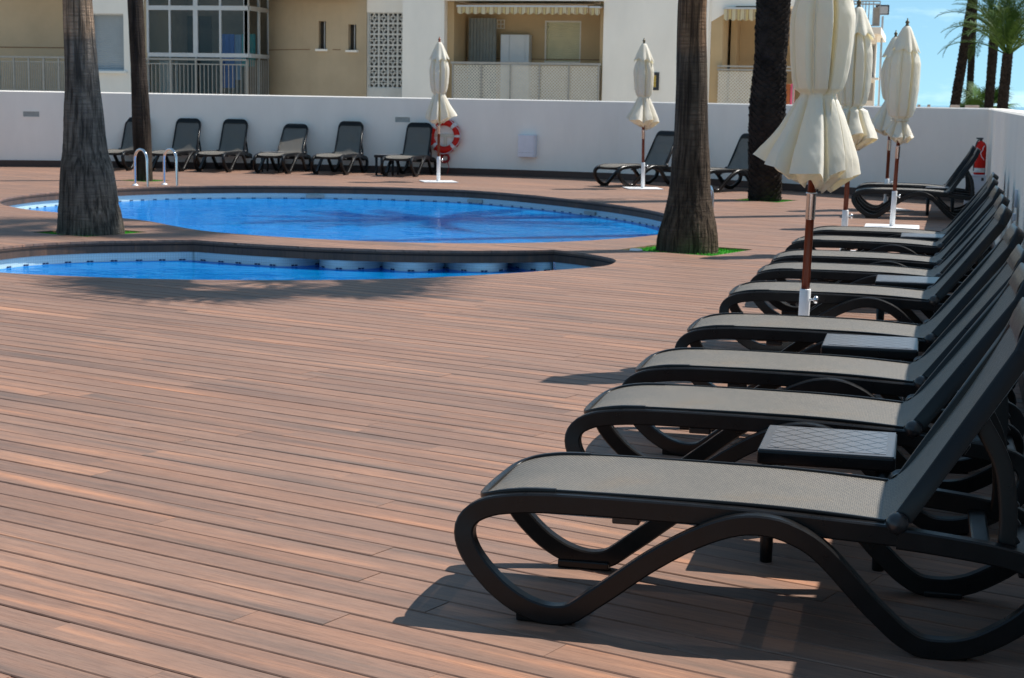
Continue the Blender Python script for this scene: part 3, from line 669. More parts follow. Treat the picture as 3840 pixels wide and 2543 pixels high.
def lounger(label, loc, rz, ang, group):
    t=thing('sun_lounger',label,'sun lounger',loc,rz,group)
    for s in (1,-1):
        obj('side_frame',side_mesh(s),M['frame'],t)
        obj('foot_pad',cached(('pad',s),lambda:MB().cbox(-.135,.055,s*.330-.024,s*.330+.024,0,.030,.006).mesh('foot_pad')),M['frame'],t)
        obj('foot_pad',cached(('padr',s),lambda:MB().cbox(1.17,1.30,s*.333-.02,s*.333+.02,0,.020,.005).mesh('foot_pad')),M['frame'],t)
        obj('hinge_knob',cached(('knob',s),lambda:MB().lathe([(.0005,.034),(.014,.032),(.026,.024),(.034,.010),(.036,-.004),(.030,-.016),(.030,-.05)],16,T(1.068,s*.322,.410)@RX(-s*PI/2)).mesh('hinge_knob')),M['knobm'],t)
    obj('seat_sling',cached('seat',lambda:sling_grid(SEATP,lambda u:.289-.085*max(0,1-u*11)**2)),M['sling'],t)
    # rim: toe cross piece wrapping the rounded front and inner rim along both rails
    def toe():
        mb=MB(); p=cr([(-.02,-.293,.429),(-.12,-.292,.425),(-.20,-.287,.413),(-.25,-.270,.398),(-.282,-.225,.384),(-.296,-.12,.376),(-.300,0,.374),(-.296,.12,.376),(-.282,.225,.384),(-.25,.270,.398),(-.20,.287,.413),(-.12,.292,.425),(-.02,.293,.429)],4)
        mb.sweep(p,.011,.009,Vector((0,0,1)),.4)
        for s in (1,-1): mb.sweep(cr([(-.02,s*.293,.429),(.3,s*.293,.431),(.64,s*.293,.429),(.85,s*.293,.421),(1.03,s*.293,.409)],5),.006,.006,Vector((0,0,1)),.4)
        return mb.mesh('seat_rim')
    obj('seat_rim',cached('toe',toe),M['frame'],t)
    def bars():
        mb=MB(); mb.cbox(-.275,-.215,-.285,.285,.335,.372,.010); return mb.mesh('cross_bar')
    obj('cross_bar',cached('bar0',bars),M['frame'],t)
    for x0,x1,z0,z1 in ((.22,.29,.352,.380),(.80,.86,.345,.372),(1.30,1.36,.300,.330),(1.44,1.49,.255,.295)):
        obj('cross_bar',cached(('bar',x0),lambda:MB().cbox(x0,x1,-.285,.285,z0,z1,.008).mesh('cross_bar')),M['frame'],t)
    obj('bracket',cached('brk',lambda:MB().cbox(.16,.25,-.26,-.19,.325,.352,.006).mesh('bracket')),M['knobm'],t)
    MX=T(1.068,0,.410)@RY(-rad(ang))@T(.0,0,.0)
    b=obj('backrest',cached('back',back_mesh),M['frame'],t); b.matrix_local=MX
    o=obj('sling',cached('bsl',back_sling),M['sling'],b); o=obj('headrest',cached('hr',headrest),M['frame'],b)
    # toothed support arms from the back down to the rear rail
    a=rad(ang); u=Vector((math.cos(a),0,math.sin(a))); top=Vector((1.068,0,.41))+u*.40+Vector((.03,0,-.02)); foot=Vector((1.40+.05*(ang<48),0,.335))
    def arm(s):
        mb=MB(); p=[top+Vector((0,s*.235,0)),top*.62+foot*.38+Vector((.035,s*.245,.02)),top*.3+foot*.7+Vector((.03,s*.255,0)),foot+Vector((0,s*.262,0))]
        pp=cr(p,5); mb.sweep(pp,.028,.011,Vector((0,1,0)),.4)
        for i in range(3): q=pp[8+i*2]; mb.cbox(-.014,.014,-.011,.011,-.05,-.01,.004,T(*q)@RY(-.6))
        return mb.mesh('support_arm')
    for s in (1,-1): obj('support_arm',cached(('arm',ang,s),lambda:arm(s)),M['frame'],t)
    return t
GR='loungers in the row along the right wall'
ROW=[(-1.076,5.555,59,'nearest sun lounger of all, dark frame and taupe woven sling, feet fully in view'),
(-1.036,7.14,55,'second sun lounger from the front, just beyond the nearest side table'),
(-1.006,8.30,53,'third sun lounger from the front in the right row, before the second side table'),
(-.956,9.83,53,'fourth sun lounger of the right row, foot end shaded by the nearest parasol'),
(-.926,11.76,53,'fifth sun lounger of the right row, seen just behind the nearest parasol pole'),
(-.876,13.32,52,'sixth sun lounger of the right row, just past the third side table'),
(-.856,14.50,53,'seventh sun lounger of the right row, third from its far end'),
(-.82,16.22,53,'eighth sun lounger of the right row, next to last before the parasol bases'),
(-.766,17.50,53,'farthest sun lounger of the right row, beside the smallest side table of the row')]
rj=random.Random(5)
for k_,(x,y,a,lb) in enumerate(ROW): lounger(lb,(x,y,0),rad(rj.uniform(-1.3,1.3)) if k_ else 0,a,GR)
lounger('sun lounger standing apart near the fire extinguisher, seen from the side',(-.60,26.15,0),0,58,'loungers by the fire extinguisher')
lounger('sun lounger half hidden behind the one near the fire extinguisher',(-.62,27.75,0),0,58,'loungers by the fire extinguisher')
FAR=[(-16.50,33.2,4,53,'sun lounger against the far wall, behind the slim palm trunk'),
(-15.42,33.5,4,53,'sun lounger against the far wall, just right of the pool ladder'),
(-14.43,33.75,3,53,'sun lounger against the far wall, left of a side table, third from the left'),
(-13.10,33.83,2,40,'sun lounger against the far wall with its backrest set lowest'),
(-11.87,34.05,1,53,'sun lounger against the far wall, under the gap left of the right-hand side table'),
(-10.33,34.1,0,53,'sun lounger against the far wall right beside the lifebuoy')]
GF='loungers lined up against the far wall'
for x,y,r_,a,lb in FAR: lounger(lb,(x-.33,y+.22,0),rad(90+r_),a+13,GF)
ha=math.atan2(.84,.55)
lounger('sun lounger against the far wall behind the slender parasol and flared palm',(-5.72,32.75,0),ha,60,GF)
lounger('sun lounger between the flared palm and the dark scaly palm',(-3.93,31.80,0),ha,60,GF)
# ================================================================== SIDE TABLES
def side_table(label, x, y, rz, group, s=.50, h=.435):
    t=thing('side_table',label,'side table',(x,y,0),rz,group); hs=s/2
    def top():
        mb=MB(); mb.cbox(-hs,hs,-hs*.97,hs*.97,h-.058,h-.004,.010); return mb.mesh('table_frame')
    obj('table_frame',cached(('tt',s),top),M['frame'],t)
    obj('table_top',cached(('tp',s),lambda:MB().cbox(-hs+.006,hs-.006,-hs*.97+.006,hs*.97-.006,h-.012,h,.003).mesh('table_top')),M['tabletop0'],t)
    obj('table_panel',cached(('tq',s),lambda:MB().box(-hs+.036,hs-.036,-hs*.97+.036,hs*.97-.036,h-.006,h+.0015).mesh('table_panel')),M['tabletop'],t)
    for sx in (1,-1):
        for sy in (1,-1):
            obj('leg',cached(('tl',s,sx,sy),lambda:MB().lathe([(.0005,0),(.021,0),(.023,.006),(.030,h-.055),(.0005,h-.055)],14,T(sx*(hs-.045),sy*(hs-.045),0)).mesh('leg')),M['frame'],t)
    return t
GT='square side tables by the loungers'
side_table('nearest square side table with a diamond pattern top',-.275,6.37,0,GT)
side_table('second side table along the right row, top bright with sky',-.20,9.16,0,GT)
side_table('third side table along the right row, beyond the nearest parasol',-.01,12.58,0,GT)
side_table('fourth and smallest looking side table of the right row',.12,16.9,0,GT)
side_table('side table between the two loungers near the fire extinguisher',.36,26.98,0,GT,.46)
side_table('side table against the far wall, left of the lounger with the lowest backrest',-13.72,34.75,rad(4),GT,.46)
side_table('side table against the far wall, left of the lounger by the lifebuoy',-11.12,34.8,0,GT,.46)
# ================================================================== PARASOLS
def parasol(label, x, y, rz=0, lean=(0,0), seed=1, hero=False, fin='brass', hang=0., plate=.68, prz=.4, skirt=1., tz=1.75, bulge=1.):
    t=thing('parasol',label,'parasol',(x,y,0),0,'closed cream parasols'); rg=random.Random(seed)
    S=Matrix(((1,0,lean[0],0),(0,1,lean[1],0),(0,0,1,0),(0,0,0,1)))
    b=MB().cbox(-plate/2,plate/2,-plate/2,plate/2,.004,.018,.004,RZ(prz)); b.build('base_plate',M['white_metal'],t)
    MB().lathe([(.0005,.018),(.036,.018),(.036,.50),(.034,.505),(.0005,.505)],20,S).build('sleeve',M['white_metal'],t)
    MB().tube([(.030,-.01,.44),(.075,-.02,.44)],.008,8).lathe([(.0005,.022),(.020,.018),(.026,.008),(.026,-.004),(.012,-.012)],12,T(.078,-.02,.44)@RY(PI/2)).build('clamp_knob',M['steel'],t)
    MB().lathe([(.0005,.505),(.027,.505),(.026,2.75),(.0005,2.75)],18,S).build('pole',M['wood'],t)
    MB().lathe([(.0275,.955),(.031,.957),(.031,1.118),(.037,1.121),(.037,1.128),(.0275,1.13)],20,S).build('ferrule',M['steel'],t)
    p=[(.0005,2.865),(.006,2.86),(.010,2.85),(.006,2.84),(.012,2.835),(.026,2.815),(.028,2.802),(.017,2.785),(.023,2.77),(.032,2.75),(.012,2.74)]
    MB().lathe(p,14,S).build('finial',M[fin],t)
    nT=256 if hero else 144
    def prof(z):
        P=[(1.26,.322),(1.36,.292),(1.62,.176),(tz-.012,.117),(tz,.112),(tz+.010,.120),(tz+.035,.148),(tz+.10,.168),(tz+.22,.186),(tz+.42,.198),(2.25,.196),(2.36,.170),(2.43,.140),(2.50,.105),(2.62,.06)]
        if tz<1.6: P=[q for q in P if not 1.36<q[0]<1.63 or abs(q[0]-tz)<.13]
        if tz<1.6: P=[q for q in P if q[0]!=1.36]
        P=[q for i,q in enumerate(P) if i==0 or q[0]>P[i-1][0]]
        P=sorted(P)
        for (z0,r0),(z1,r1) in zip(P,P[1:]):
            if z<=z1: u=max(0,(z-z0)/(z1-z0)); return r0+(r1-r0)*u
        return P[-1][1]
    ph=rg.uniform(0,6.28); amps=[rg.uniform(.55,1.35) for _ in range(8)]; dirn=rg.uniform(0,6.28) if not hero else 2.9
    wa,wb,wc=rg.uniform(0,6),rg.uniform(0,6),rg.uniform(0,6)
    def warp(th): return th+.10*math.sin(th+wa)+.07*math.sin(2*th+wb)+.04*math.sin(3*th+wc)
    def fold(th,z):
        npl=8 if z>tz else 7
        k=(warp(th)*npl+ph)/(2*PI)+(.07*math.sin(z*2.3+wa) if z>tz else 0); i=int(math.floor(k)); u=k-i; a_=amps[i%8]
        # u=.5 is the panel crown, 0/1 the crease
        return a_,u
    zlo=1.26
    def pleat(u):
        if u<.70: return .30*(1-u/.70)**1.3
        if u<.84: return (u-.70)/.14
        return 1-(1-.30)*((u-.84)/.16)
    def cpt(th,z,grow=0.):
        a,u=fold(th,z); R_=prof(z)*(skirt if z<tz-.03 else (bulge if z>tz+.03 else 1)); sk=max(0,min(1,(tz-z)/.5)); up_=z>tz
        near=min(1,abs(z-tz)/.07); pl=pleat(u)
        dp=.24+((.40 if up_ else .60)-.24)*near
        r=R_*(1-dp*a*pl)
        nz=noise.noise(Vector((math.cos(th)*2.2,math.sin(th)*2.2,z*2.0+seed)))
        r+=R_*near*(.06*nz if up_ else .03*nz)+.003*noise.noise(Vector((th*8+z*16,z*7,seed)))*near
        r*=1+.16*sk*math.cos(th-dirn)+.10*sk*math.sin(3*th+wb)
        tw=.10*a*near*(pl-.3)*(1 if up_ else 1.2)+.05*nz
        hem=max(0,1-(z-zlo)/.30)**1.3
        dz=hem*(.055*math.cos(th-dirn)+.13*(.35-pl)*a+hang*math.cos(th-dirn-2)+.02*math.sin(2*th+wc))
        r=max(.03,r)+grow
        return S@Vector((r*math.cos(th+tw),r*math.sin(th+tw),z+dz))
    def canopy():
        zs=[]; z=zlo
        while z<2.62: zs.append(z); z+= .008 if abs(z-tz)<.05 else .024
        rows=[]
        for z in zs:
            row=[cpt(2*PI*j/nT,z) for j in range(nT)]
            rows.append(row)
        mb=MB(); mb.grid(rows,True,True)
        inner=[]
        for i,(f_,dz_) in enumerate(((1,0),(.93,.022),(.74,-.006),(.50,-.035),(.30,-.045),(.13,.02))):
            rr_=[]
            for j in range(nT):
                v=rows[0][j]; c0=S@Vector((0,0,v.z)); g_=f_+(.07*math.sin(5*2*PI*j/nT+i*1.1+wa) if 1<i<5 else 0); zc=zlo-.03
                rr_.append(Vector((c0.x+(v.x-c0.x)*g_,c0.y+(v.y-c0.y)*g_, (v.z*f_+zc*(1-f_))+dz_+(.022*math.sin(7*2*PI*j/nT+i*1.9+wb) if 0<i<5 else 0))))
            inner.append(rr_)
        mb.grid(inner,True,True)
        return mb
    canopy().build('canopy',M['canvas'],t)
    def cap():
        rows=[]; Z=[(2.76,.022),(2.752,.040),(2.73,.058),(2.69,.078),(2.63,.104),(2.57,.130),(2.50,.156),(2.44,.180),(2.43,.179)]
        for z,r in Z:
            row=[]
            for j in range(nT):
                th=2*PI*j/nT; c=math.cos(8*warp(th)+ph+PI); u=(2.76-z)/.30
                row.append(S@Vector((r*(1+.12*u*c)*math.cos(th),r*(1+.12*u*c)*math.sin(th),z-.016*u*u*c+.022*u*math.cos(th-dirn))))
            rows.append(row)
        mb=MB(); mb.grid(rows,True,True); return mb
    cap().build('top_vent_flap',M['canvas'],t)
    rr=[cpt(2*PI*j/nT,tz,.003) for j in range(nT)]
    mb=MB(); mb.grid([[v+Vector((0,0,dz)) for v in rr] for dz in (-.0025,.0025)],True,True)
    k=int(nT*(.86)) ; q=rr[k]; mb.sweep(cr([q*1.01,q*1.16+Vector((0,0,-.04*1)),Vector((q.x*1.25,q.y*1.25,tz-.10)),Vector((q.x*1.15,q.y*1.35,tz-.17)),Vector((q.x*1.3,q.y*1.3,tz-.22))],4),.010,.002,Vector((1,0,0)),.3)
    mb.build('tie_strap',M['canvas'],t)
    return t
parasol('large closed cream parasol nearest the camera, standing among the right loungers',-.68,10.98,lean=(.022,.004),seed=3,hero=True,skirt=1.04,bulge=1.05)
parasol('closed cream parasol by the lifebuoy, its base plate in the open',-9.31,32.5,seed=4,fin='redwood',prz=.45,lean=(-.004,0))
parasol('closed cream parasol just left of the flared palm right of the pools',-5.13,32.2,seed=5,prz=.35,lean=(-.02,0))
parasol('closed cream parasol partly hidden right behind the nearest one',-.78,19.37,seed=6,lean=(.02,0),hang=.02,tz=1.66)
parasol('closed cream parasol with a short ruffled skirt, rightmost, base plate in the sun',-.31,23.98,seed=7,lean=(.026,0),prz=.0,plate=.74,skirt=.66,bulge=1.12,tz=1.50)
parasol('closed cream parasol behind the rightmost one, overlapped by it',-.48,27.9,seed=8,lean=(.012,0),prz=.5)
# ================================================================== PALMS
def trunk_mesh(base, prof, n=128, top=None, noise_amp=.012, seed=0, ring=0):
    # prof: (z, radius, dx, dy)
    rows=[]; pts=cr([(z,r,dx) for z,r,dx,dy in prof],8); pd=cr([(z,dy,0) for z,r,dx,dy in prof],8)
    for i,(a,b) in enumerate(zip(pts,pd)):
        z,r,dx=a; dy=b[1]; row=[]
        for j in range(n):
            th=2*PI*j/n; fl=max(0,1-z/.5)
            rr=r*(1+noise_amp*2.2*noise.noise(Vector((math.cos(th)*2,math.sin(th)*2,z*1.2+seed)))+noise_amp*1.2*noise.noise(Vector((math.cos(th)*9,math.sin(th)*9,z*1.5+seed)))+.03*fl*noise.noise(Vector((math.cos(th)*7,math.sin(th)*7,seed))))
            rr*=1+.012*noise.noise(Vector((math.cos(th)*r*34,math.sin(th)*r*34,z*26+seed)))
            if z<.42: rr*=1+.016*min(1,(.42-z)*9)*math.sin(th*46+3*noise.noise(Vector((th*3,z*3,seed))))
            if ring: rr*=1+.014*math.sin(z*ring+2*noise.noise(Vector((th,z*2,seed))))
            row.append((dx+rr*math.cos(th),dy+rr*math.sin(th),z))
        rows.append(row)
    mb=MB(); mb.grid(rows,True,True); return mb
def fan_frond(seed, pl=1.0, fl=1.0):
    rg=random.Random(seed); mb=MB()
    pp=[Vector((pl*i/5,0,.10*pl*math.sin(PI*.5*i/5)-.16*pl*(i/5)**2)) for i in range(6)]
    mb.tube(pp,[.022-.002*i for i in range(6)],5)
    hub=pp[-1]
    for i in range(26):
        a=rad(-120+240*i/25)+rg.uniform(-.03,.03); L_=fl*(1-.25*abs(a)/2.1)*rg.uniform(.9,1.05); d=Vector((math.cos(a),math.sin(a),0)); s=Vector((-d.y,d.x,0))*.034
        pts=[hub, hub+d*L_*.45+Vector((0,0,.03)), hub+d*L_*.8+Vector((0,0,-.06)), hub+d*L_+Vector((0,0,-.28))]
        w=(.25,1.,.6,.06)
        vs=[p+s*w_*sg+Vector((0,0,.012*w_ if sg else 0)) for p,w_ in zip(pts,w) for sg in (-1,1)]
        mb.add(vs,[(2*k,2*k+1,2*k+3,2*k+2) for k in range(3)])
    return mb.mesh('frond')
def feather_frond(seed, L_=2.6, droop=.75, up=.9, lw=.03, ll=.42, nl=44):
    rg=random.Random(seed); mb=MB(); pts=[]
    p=Vector((0,0,0)); a=up
    for i in range(15):
        pts.append(p.copy()); p=p+Vector((math.cos(a),0,math.sin(a)))*(L_/14); a-=droop*2.1/14*(0.4+1.2*i/14)
    mb.tube(pts,[.026*(1-.85*i/14)+.003 for i in range(15)],5)
    for i in range(nl):
        u=.10+.90*i/(nl-1); k=min(13,int(u*14)); f=u*14-k; q=pts[k].lerp(pts[min(14,k+1)],f); t=(pts[min(14,k+1)]-pts[k]).normalized(); up_=Vector((-t.z,0,t.x))
        for s in (1,-1):
            l_=ll*(math.sin(PI*min(1,u*.9+.12))**.6)*rg.uniform(.85,1.1); d=(t*rg.uniform(.55,.8)+Vector((0,s,0))*.8+up_*rg.uniform(.15,.45)).normalized(); w_=d.cross(up_).normalized()*lw*.5
            m_=q+d*l_*.5; e=q+d*l_+Vector((0,0,-.12*l_))
            mb.add([q,m_-w_,m_+w_,e],[(0,1,2),(1,3,2)])
    return mb.mesh('frond')
FANS=[fan_frond(i) for i in range(3)]; FEA=[feather_frond(i) for i in range(3)]
def crown(t, top, kind, n, seed, sc_=1., lo=-35, hi=75):
    rg=random.Random(seed); meshes=FANS if kind=='fan' else FEA
    for i in range(n):
        az=2.39996*i+rg.uniform(-.25,.25); el=rad(hi-(hi-lo)*(i/(n-1))**.9)+rg.uniform(-.12,.12)
        o=obj('frond',meshes[i%3],M['leaf'] if rg.random()<.8 else M['leafy'],t); s=sc_*rg.uniform(.88,1.1)
        if kind!='fan': el-=.55
        o.matrix_local=T(*top)@RZ(az)@RY(-el)@T(.08,0,0)@RX(rg.uniform(-.3,.3))@Matrix.Scale(s,4)
def palm(name,label,base,prof,mat,kind,n,seed,sc_,noise_amp=.012,ring=0,scales=None,lo=-35,hi=75,group=None):
    t=thing('palm_tree',label,'palm tree',(base[0],base[1],-.03),0,group)
    trunk_mesh(base,prof,noise_amp=noise_amp,seed=seed,ring=ring).build('trunk',mat,t)
    if scales:
        rg=random.Random(seed); mb=MB(); w_,h_,pr,z0,z1=scales; pts=prof
        z=z0; k=0
        def R_(z):
            for a,b in zip(pts,pts[1:]):
                if a[0]<=z<=b[0]: u=(z-a[0])/(b[0]-a[0]); return [a[i]+(b[i]-a[i])*u for i in (1,2,3)]
            return pts[-1][1:]
        while z<z1:
            r,dx,dy=R_(z); m_=max(6,int(2*PI*r/w_))
            for i in range(m_):
                th=2*PI*(i+.5*(k%2)+rg.uniform(-.12,.12))/m_; c=Vector((dx,dy,0)); e=Vector((math.cos(th),math.sin(th),0)); s=Vector((-e.y,e.x,0))*w_*.55*rg.uniform(.85,1.1); hh=h_*rg.uniform(.8,1.2); p_=pr*rg.uniform(.6,1.25)
                b0=c+e*(r*.985)+Vector((0,0,z)); 
                vs=[b0-s,b0+s,b0+s*.72+e*p_*.8+Vector((0,0,hh*.62)),b0-s*.72+e*p_*.8+Vector((0,0,hh*.62)),b0+Vector((0,0,hh*1.0))+e*p_,b0+Vector((0,0,-hh*.35)),b0+Vector((0,0,hh*1.05))]
                mb.add(vs,[(5,1,2,3,0),(3,2,4),(2,6,4),(3,4,6),(2,1,6),(0,3,6)])
            z+=h_*.62; k+=1
        mb.build('leaf_bases',M['leafbase'],t,kind='stuff')
    zt=prof[-1][0]; crown(t,(prof[-1][2],prof[-1][3],zt),kind,n,seed,sc_,lo,hi)
    return t
p1=dn(-15.25,14.34); p3=dn(-8.74,17.36); p4=dn(-12.2,27.15); p2=dn(-23.55,23.52)
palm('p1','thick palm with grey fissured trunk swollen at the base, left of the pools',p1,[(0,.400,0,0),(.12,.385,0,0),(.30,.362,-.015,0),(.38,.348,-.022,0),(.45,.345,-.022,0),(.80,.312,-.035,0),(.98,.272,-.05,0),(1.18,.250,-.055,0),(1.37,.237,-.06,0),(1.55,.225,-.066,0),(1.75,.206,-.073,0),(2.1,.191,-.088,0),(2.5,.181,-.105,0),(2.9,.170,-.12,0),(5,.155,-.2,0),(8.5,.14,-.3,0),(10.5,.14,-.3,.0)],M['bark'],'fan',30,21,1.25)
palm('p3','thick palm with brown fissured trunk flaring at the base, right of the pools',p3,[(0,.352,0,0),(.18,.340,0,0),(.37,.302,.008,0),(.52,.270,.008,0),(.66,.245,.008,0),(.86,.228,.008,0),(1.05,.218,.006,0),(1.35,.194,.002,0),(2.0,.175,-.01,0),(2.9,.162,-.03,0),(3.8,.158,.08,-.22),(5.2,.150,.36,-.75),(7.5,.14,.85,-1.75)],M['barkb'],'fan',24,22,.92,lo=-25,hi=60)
palm('p2','slim dark rough palm trunk behind the pool ladder',p2,[(0,.175,0,0),(.3,.168,-.005,0),(1,.172,-.02,0),(1.5,.165,-.04,0),(2.2,.150,-.07,0),(2.9,.148,-.10,0),(6,.14,-.2,0),(9,.13,-.3,0)],M['barkd'],'fan',24,23,1.1,.03)
palm('p4','stout palm with dark scaly trunk right of the pools',p4,[(0,.275,0,0),(.15,.27,0,0),(.8,.285,-.01,0),(1.5,.30,-.01,0),(1.9,.285,0,0),(2.4,.255,.01,0),(2.9,.275,.02,0),(5,.27,.05,0),(7,.25,.05,0),(8.6,.27,.05,0)],M['leafbase'],'feather',30,24,1.15,.03,0,(.135,.085,.030,.02,5.2),-50,70)
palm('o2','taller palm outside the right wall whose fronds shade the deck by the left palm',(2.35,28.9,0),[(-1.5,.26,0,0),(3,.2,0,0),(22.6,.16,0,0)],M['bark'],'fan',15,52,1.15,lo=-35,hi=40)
# street palms beyond the right wall
def spalm(label,pb,pt,Y,r0,r1,kind,n,seed,sc_,crownz=None,scales=None,lo=-30,hi=75):
    b=at(pb[0],pb[1],Y); e=at(pt[0],pt[1],Y); bz=-1.6; sl=(e.x-b.x)/(e.z-b.z); x0=b.x-sl*(b.z-bz); zt=(crownz if crownz else e.z)
    f=lambda z:(x0+sl*(z-bz))-x0
    zs=[bz+(zt-bz)*i/6 for i in range(7)]
    t=palm('s',label,(x0,Y,0),[(z,r0+(r1-r0)*i/6,f(z),0) for i,z in enumerate(zs)],M['leafbase'],kind,n,seed,sc_,.04,0,scales,lo,hi,'palms beyond the wall by the sea'); return t
spalm('tall dark leaning palm beyond the wall, left of the street palms',(3582,390),(3647,0),80,.205,.19,'feather',26,31,1.5,10.2,(.18,.15,.035,.5,7.5),-60,60)
spalm('slimmer dark palm right behind the leaning street palm',(3634,390),(3654,0),84,.15,.13,'feather',26,32,1.5,11.5,(.16,.14,.03,.5,7.5),-60,60)
spalm('street palm with reddish trunk, crown just behind the rightmost palm',(3708,400),(3727,150),78,.165,.19,'feather',30,33,1.1,5.05,(.16,.15,.035,.5,5),-25,85)
spalm('rightmost date palm beyond the wall with upright green feather crown',(3759,403),(3776,235),70,.205,.18,'feather',32,34,1.22,3.75,(.16,.12,.035,.5,3.7),15,88)
b=at(3700,330,82); t=thing('young_palm','low young fan palm between the street palm trunks','palm tree',(b.x,82,0))
MB().lathe([(.12,-1.6),(.10,1.2)],8).build('trunk',M['leafbase'],t); crown(t,(0,0,1.3),'fan',16,41,.9,-10,70)
b=at(3660,385,83); t=thing('young_palm','lowest young fan palm, at the foot of the slim street palm','palm tree',(b.x,83,0))
MB().lathe([(.12,-1.6),(.10,.8)],8).build('trunk',M['leafbase'],t); crown(t,(0,0,.9),'fan',14,42,.8,0,70)
# seafront parapet blocks
for i,(x0,x1,y0) in enumerate(((3440,3452,392),(3477,3489,392),(3563,3598,394),(3618,3671,395))):
    X0,X1,Z0,Z1=prect(x0,y0,x1,y0+12,76)
    MB().cbox(X0,X1,75.6,76.2,-1.6,Z1,.03).build('parapet_block',M['stone'],None,label=('leftmost small pale stone parapet block on the skyline','second small pale stone parapet block on the skyline','wide pale stone parapet block at the foot of the leaning palm','widest pale stone parapet block between the street palms')[i],cat='parapet',group='stone parapet blocks by the sea')
b=at(3308,110,58); t=thing('street_light','thin grey pole with a dark square floodlight on top','street light',(b.x,58,-1.6))
ztop=at(3308,50,58).z+1.6
MB().tube([(0,0,0),(0,0,ztop-.1)],.035,8).build('pole',M['greymetal'],t)
MB().cbox(-.24,.20,-.12,.12,ztop-.05,ztop+.27,.02).build('lamp_head',M['darkmetal'],t); MB().box(-.16,.16,-.135,-.12,ztop-.02,ztop+.22).build('lamp_glass',M['greymetal'],t)
# ================================================================== THINGS ON AND BY THE WALL
Mx=wframe(1670,510,.09); t=thing('lifebuoy','red lifebuoy ring with silver straps hung on the far wall','lifebuoy'); t.matrix_world=Mx
RB,rb=.305,.078
def torus(mb,R_,r_,a0,a1,n=56,m=14,sc_=1.,flat=.75):
    rows=[]
    for i in range(n+1):
        a=a0+(a1-a0)*i/n; rows.append([(( R_+r_*sc_*math.cos(b))*math.cos(a),flat*r_*sc_*math.sin(b),(R_+r_*sc_*math.cos(b))*math.sin(a)) for b in [2*PI*k/m for k in range(m)]])
    mb.grid(rows,True,True); return mb
torus(MB(),RB,rb,0,2*PI).build('ring',M['red'],t)
for a in (45,135,225,315): torus(MB(),RB,rb,rad(a-7),rad(a+7),6,14,1.05).build('strap',M['reflect'],t)
torus(MB(),RB,rb,rad(-4),rad(5),6,14,1.09).build('strap',M['reflect'],t)
rp=[]
for i in range(41):
    a=rad(80)-rad(200)*i/40; k=abs(math.sin(2*(a-rad(45)))); rp.append(((RB+rb*(.5+.55*k))*math.cos(a),-.045,(RB+rb*(.5+.55*k))*math.sin(a)))
MB().tube(rp,.010,7).build('grab_rope',M['rope'],t)
h=thing('lifebuoy_bracket','cream cross bracket on the wall inside the lifebuoy','bracket'); h.matrix_world=wframe(1670,510,.012)
MB().cbox(-.26,.26,-.02,.01,-.02,.05,.005).build('arm',M['cream_plastic'],h); MB().cbox(-.03,.04,-.019,.009,-.32,-.021,.005).build('upright',M['cream_plastic'],h)
Mx=wframe(1672,593,.06); t=thing('throw_line','coil of red throw line hanging under the lifebuoy','rope'); t.matrix_world=Mx
cp=[]
for i in range(160):
    a=2*PI*i/20; r_=.075+.014*math.sin(i*1.7)+.006*(i%7); cp.append((r_*math.cos(a),-.012+.022*math.sin(i*.9),r_*.9*math.sin(a)))
MB().tube(cp,.011,6).build('coil',M['redrope'],t)
MB().tube(cr([(.05,-.02,-.06),(.10,-.03,-.20),(.06,-.03,-.34),(.04,-.02,-.50),(.02,-.05,-.58),(.16,-.12,-.585)],6),.008,6).build('loose_end',M['redrope'],t)
Mx=wframe(1983,547,.0); t=thing('wall_cabinet','small white cabinet fixed to the far wall right of the lifebuoy','cabinet'); t.matrix_world=Mx
MB().cbox(-.19,.19,-.17,-.001,-.24,.24,.008).build('body',M['white_plastic'],t); MB().cbox(-.185,.165,-.185,-.172,-.235,.232,.005).build('door',M['white_plastic'],t); MB().box(-.17,.15,-.187,-.1855,-.145,-.14).build('door_groove',M['greymetal'],t)
# fire extinguisher on white cabinet by the corner
ex,ey=.935,28.8
t=thing('cabinet','white floor cabinet in the corner under the fire extinguisher','cabinet',(ex,ey,0))
MB().cbox(-.165,.165,-.17,.17,.02,.55,.008).build('body',M['white_plastic'],t); MB().cbox(-.172,.168,-.18,.18,.552,.575,.006).build('lid',M['white_plastic'],t); MB().box(.08,.12,-.178,-.171,.48,.53).build('latch',M['darkmetal'],t)
t=thing('fire_extinguisher','red fire extinguisher standing on the white corner cabinet','fire extinguisher',(ex+.05,ey,.576))
MB().lathe([(.0005,0),(.088,0),(.094,.012),(.094,.43),(.088,.475),(.066,.515),(.034,.54),(.028,.548),(.0005,.548)],28).build('body',M['red'],t)
MB().lathe([(.0955,.035),(.0965,.037),(.0965,.105),(.0955,.107)],28).build('label_band',M['reflect'],t)
MB().tube([(0,0,.54),(0,0,.585)],.022,10).cbox(-.075,.035,-.012,.012,.575,.600,.004).build('valve',M['darkmetal'],t)
ang=lambda a,z,r_=.098:(r_*math.cos(a),r_*math.sin(a),z)
MB().tube(cr([(-.03,-.02,.57),ang(-2.6,.50,.085),ang(-2.75,.3),ang(-2.85,.12),ang(-2.9,.06)],6),.011,8).build('hose',M['darkmetal'],t)
MB().tube(cr([ang(-.9,.47),ang(-1.2,.44),ang(-1.25,.40),ang(-1.55,.36),ang(-1.4,.30),ang(-.9,.24)],6),.006,6).build('heart_mark',M['white_plastic'],t)
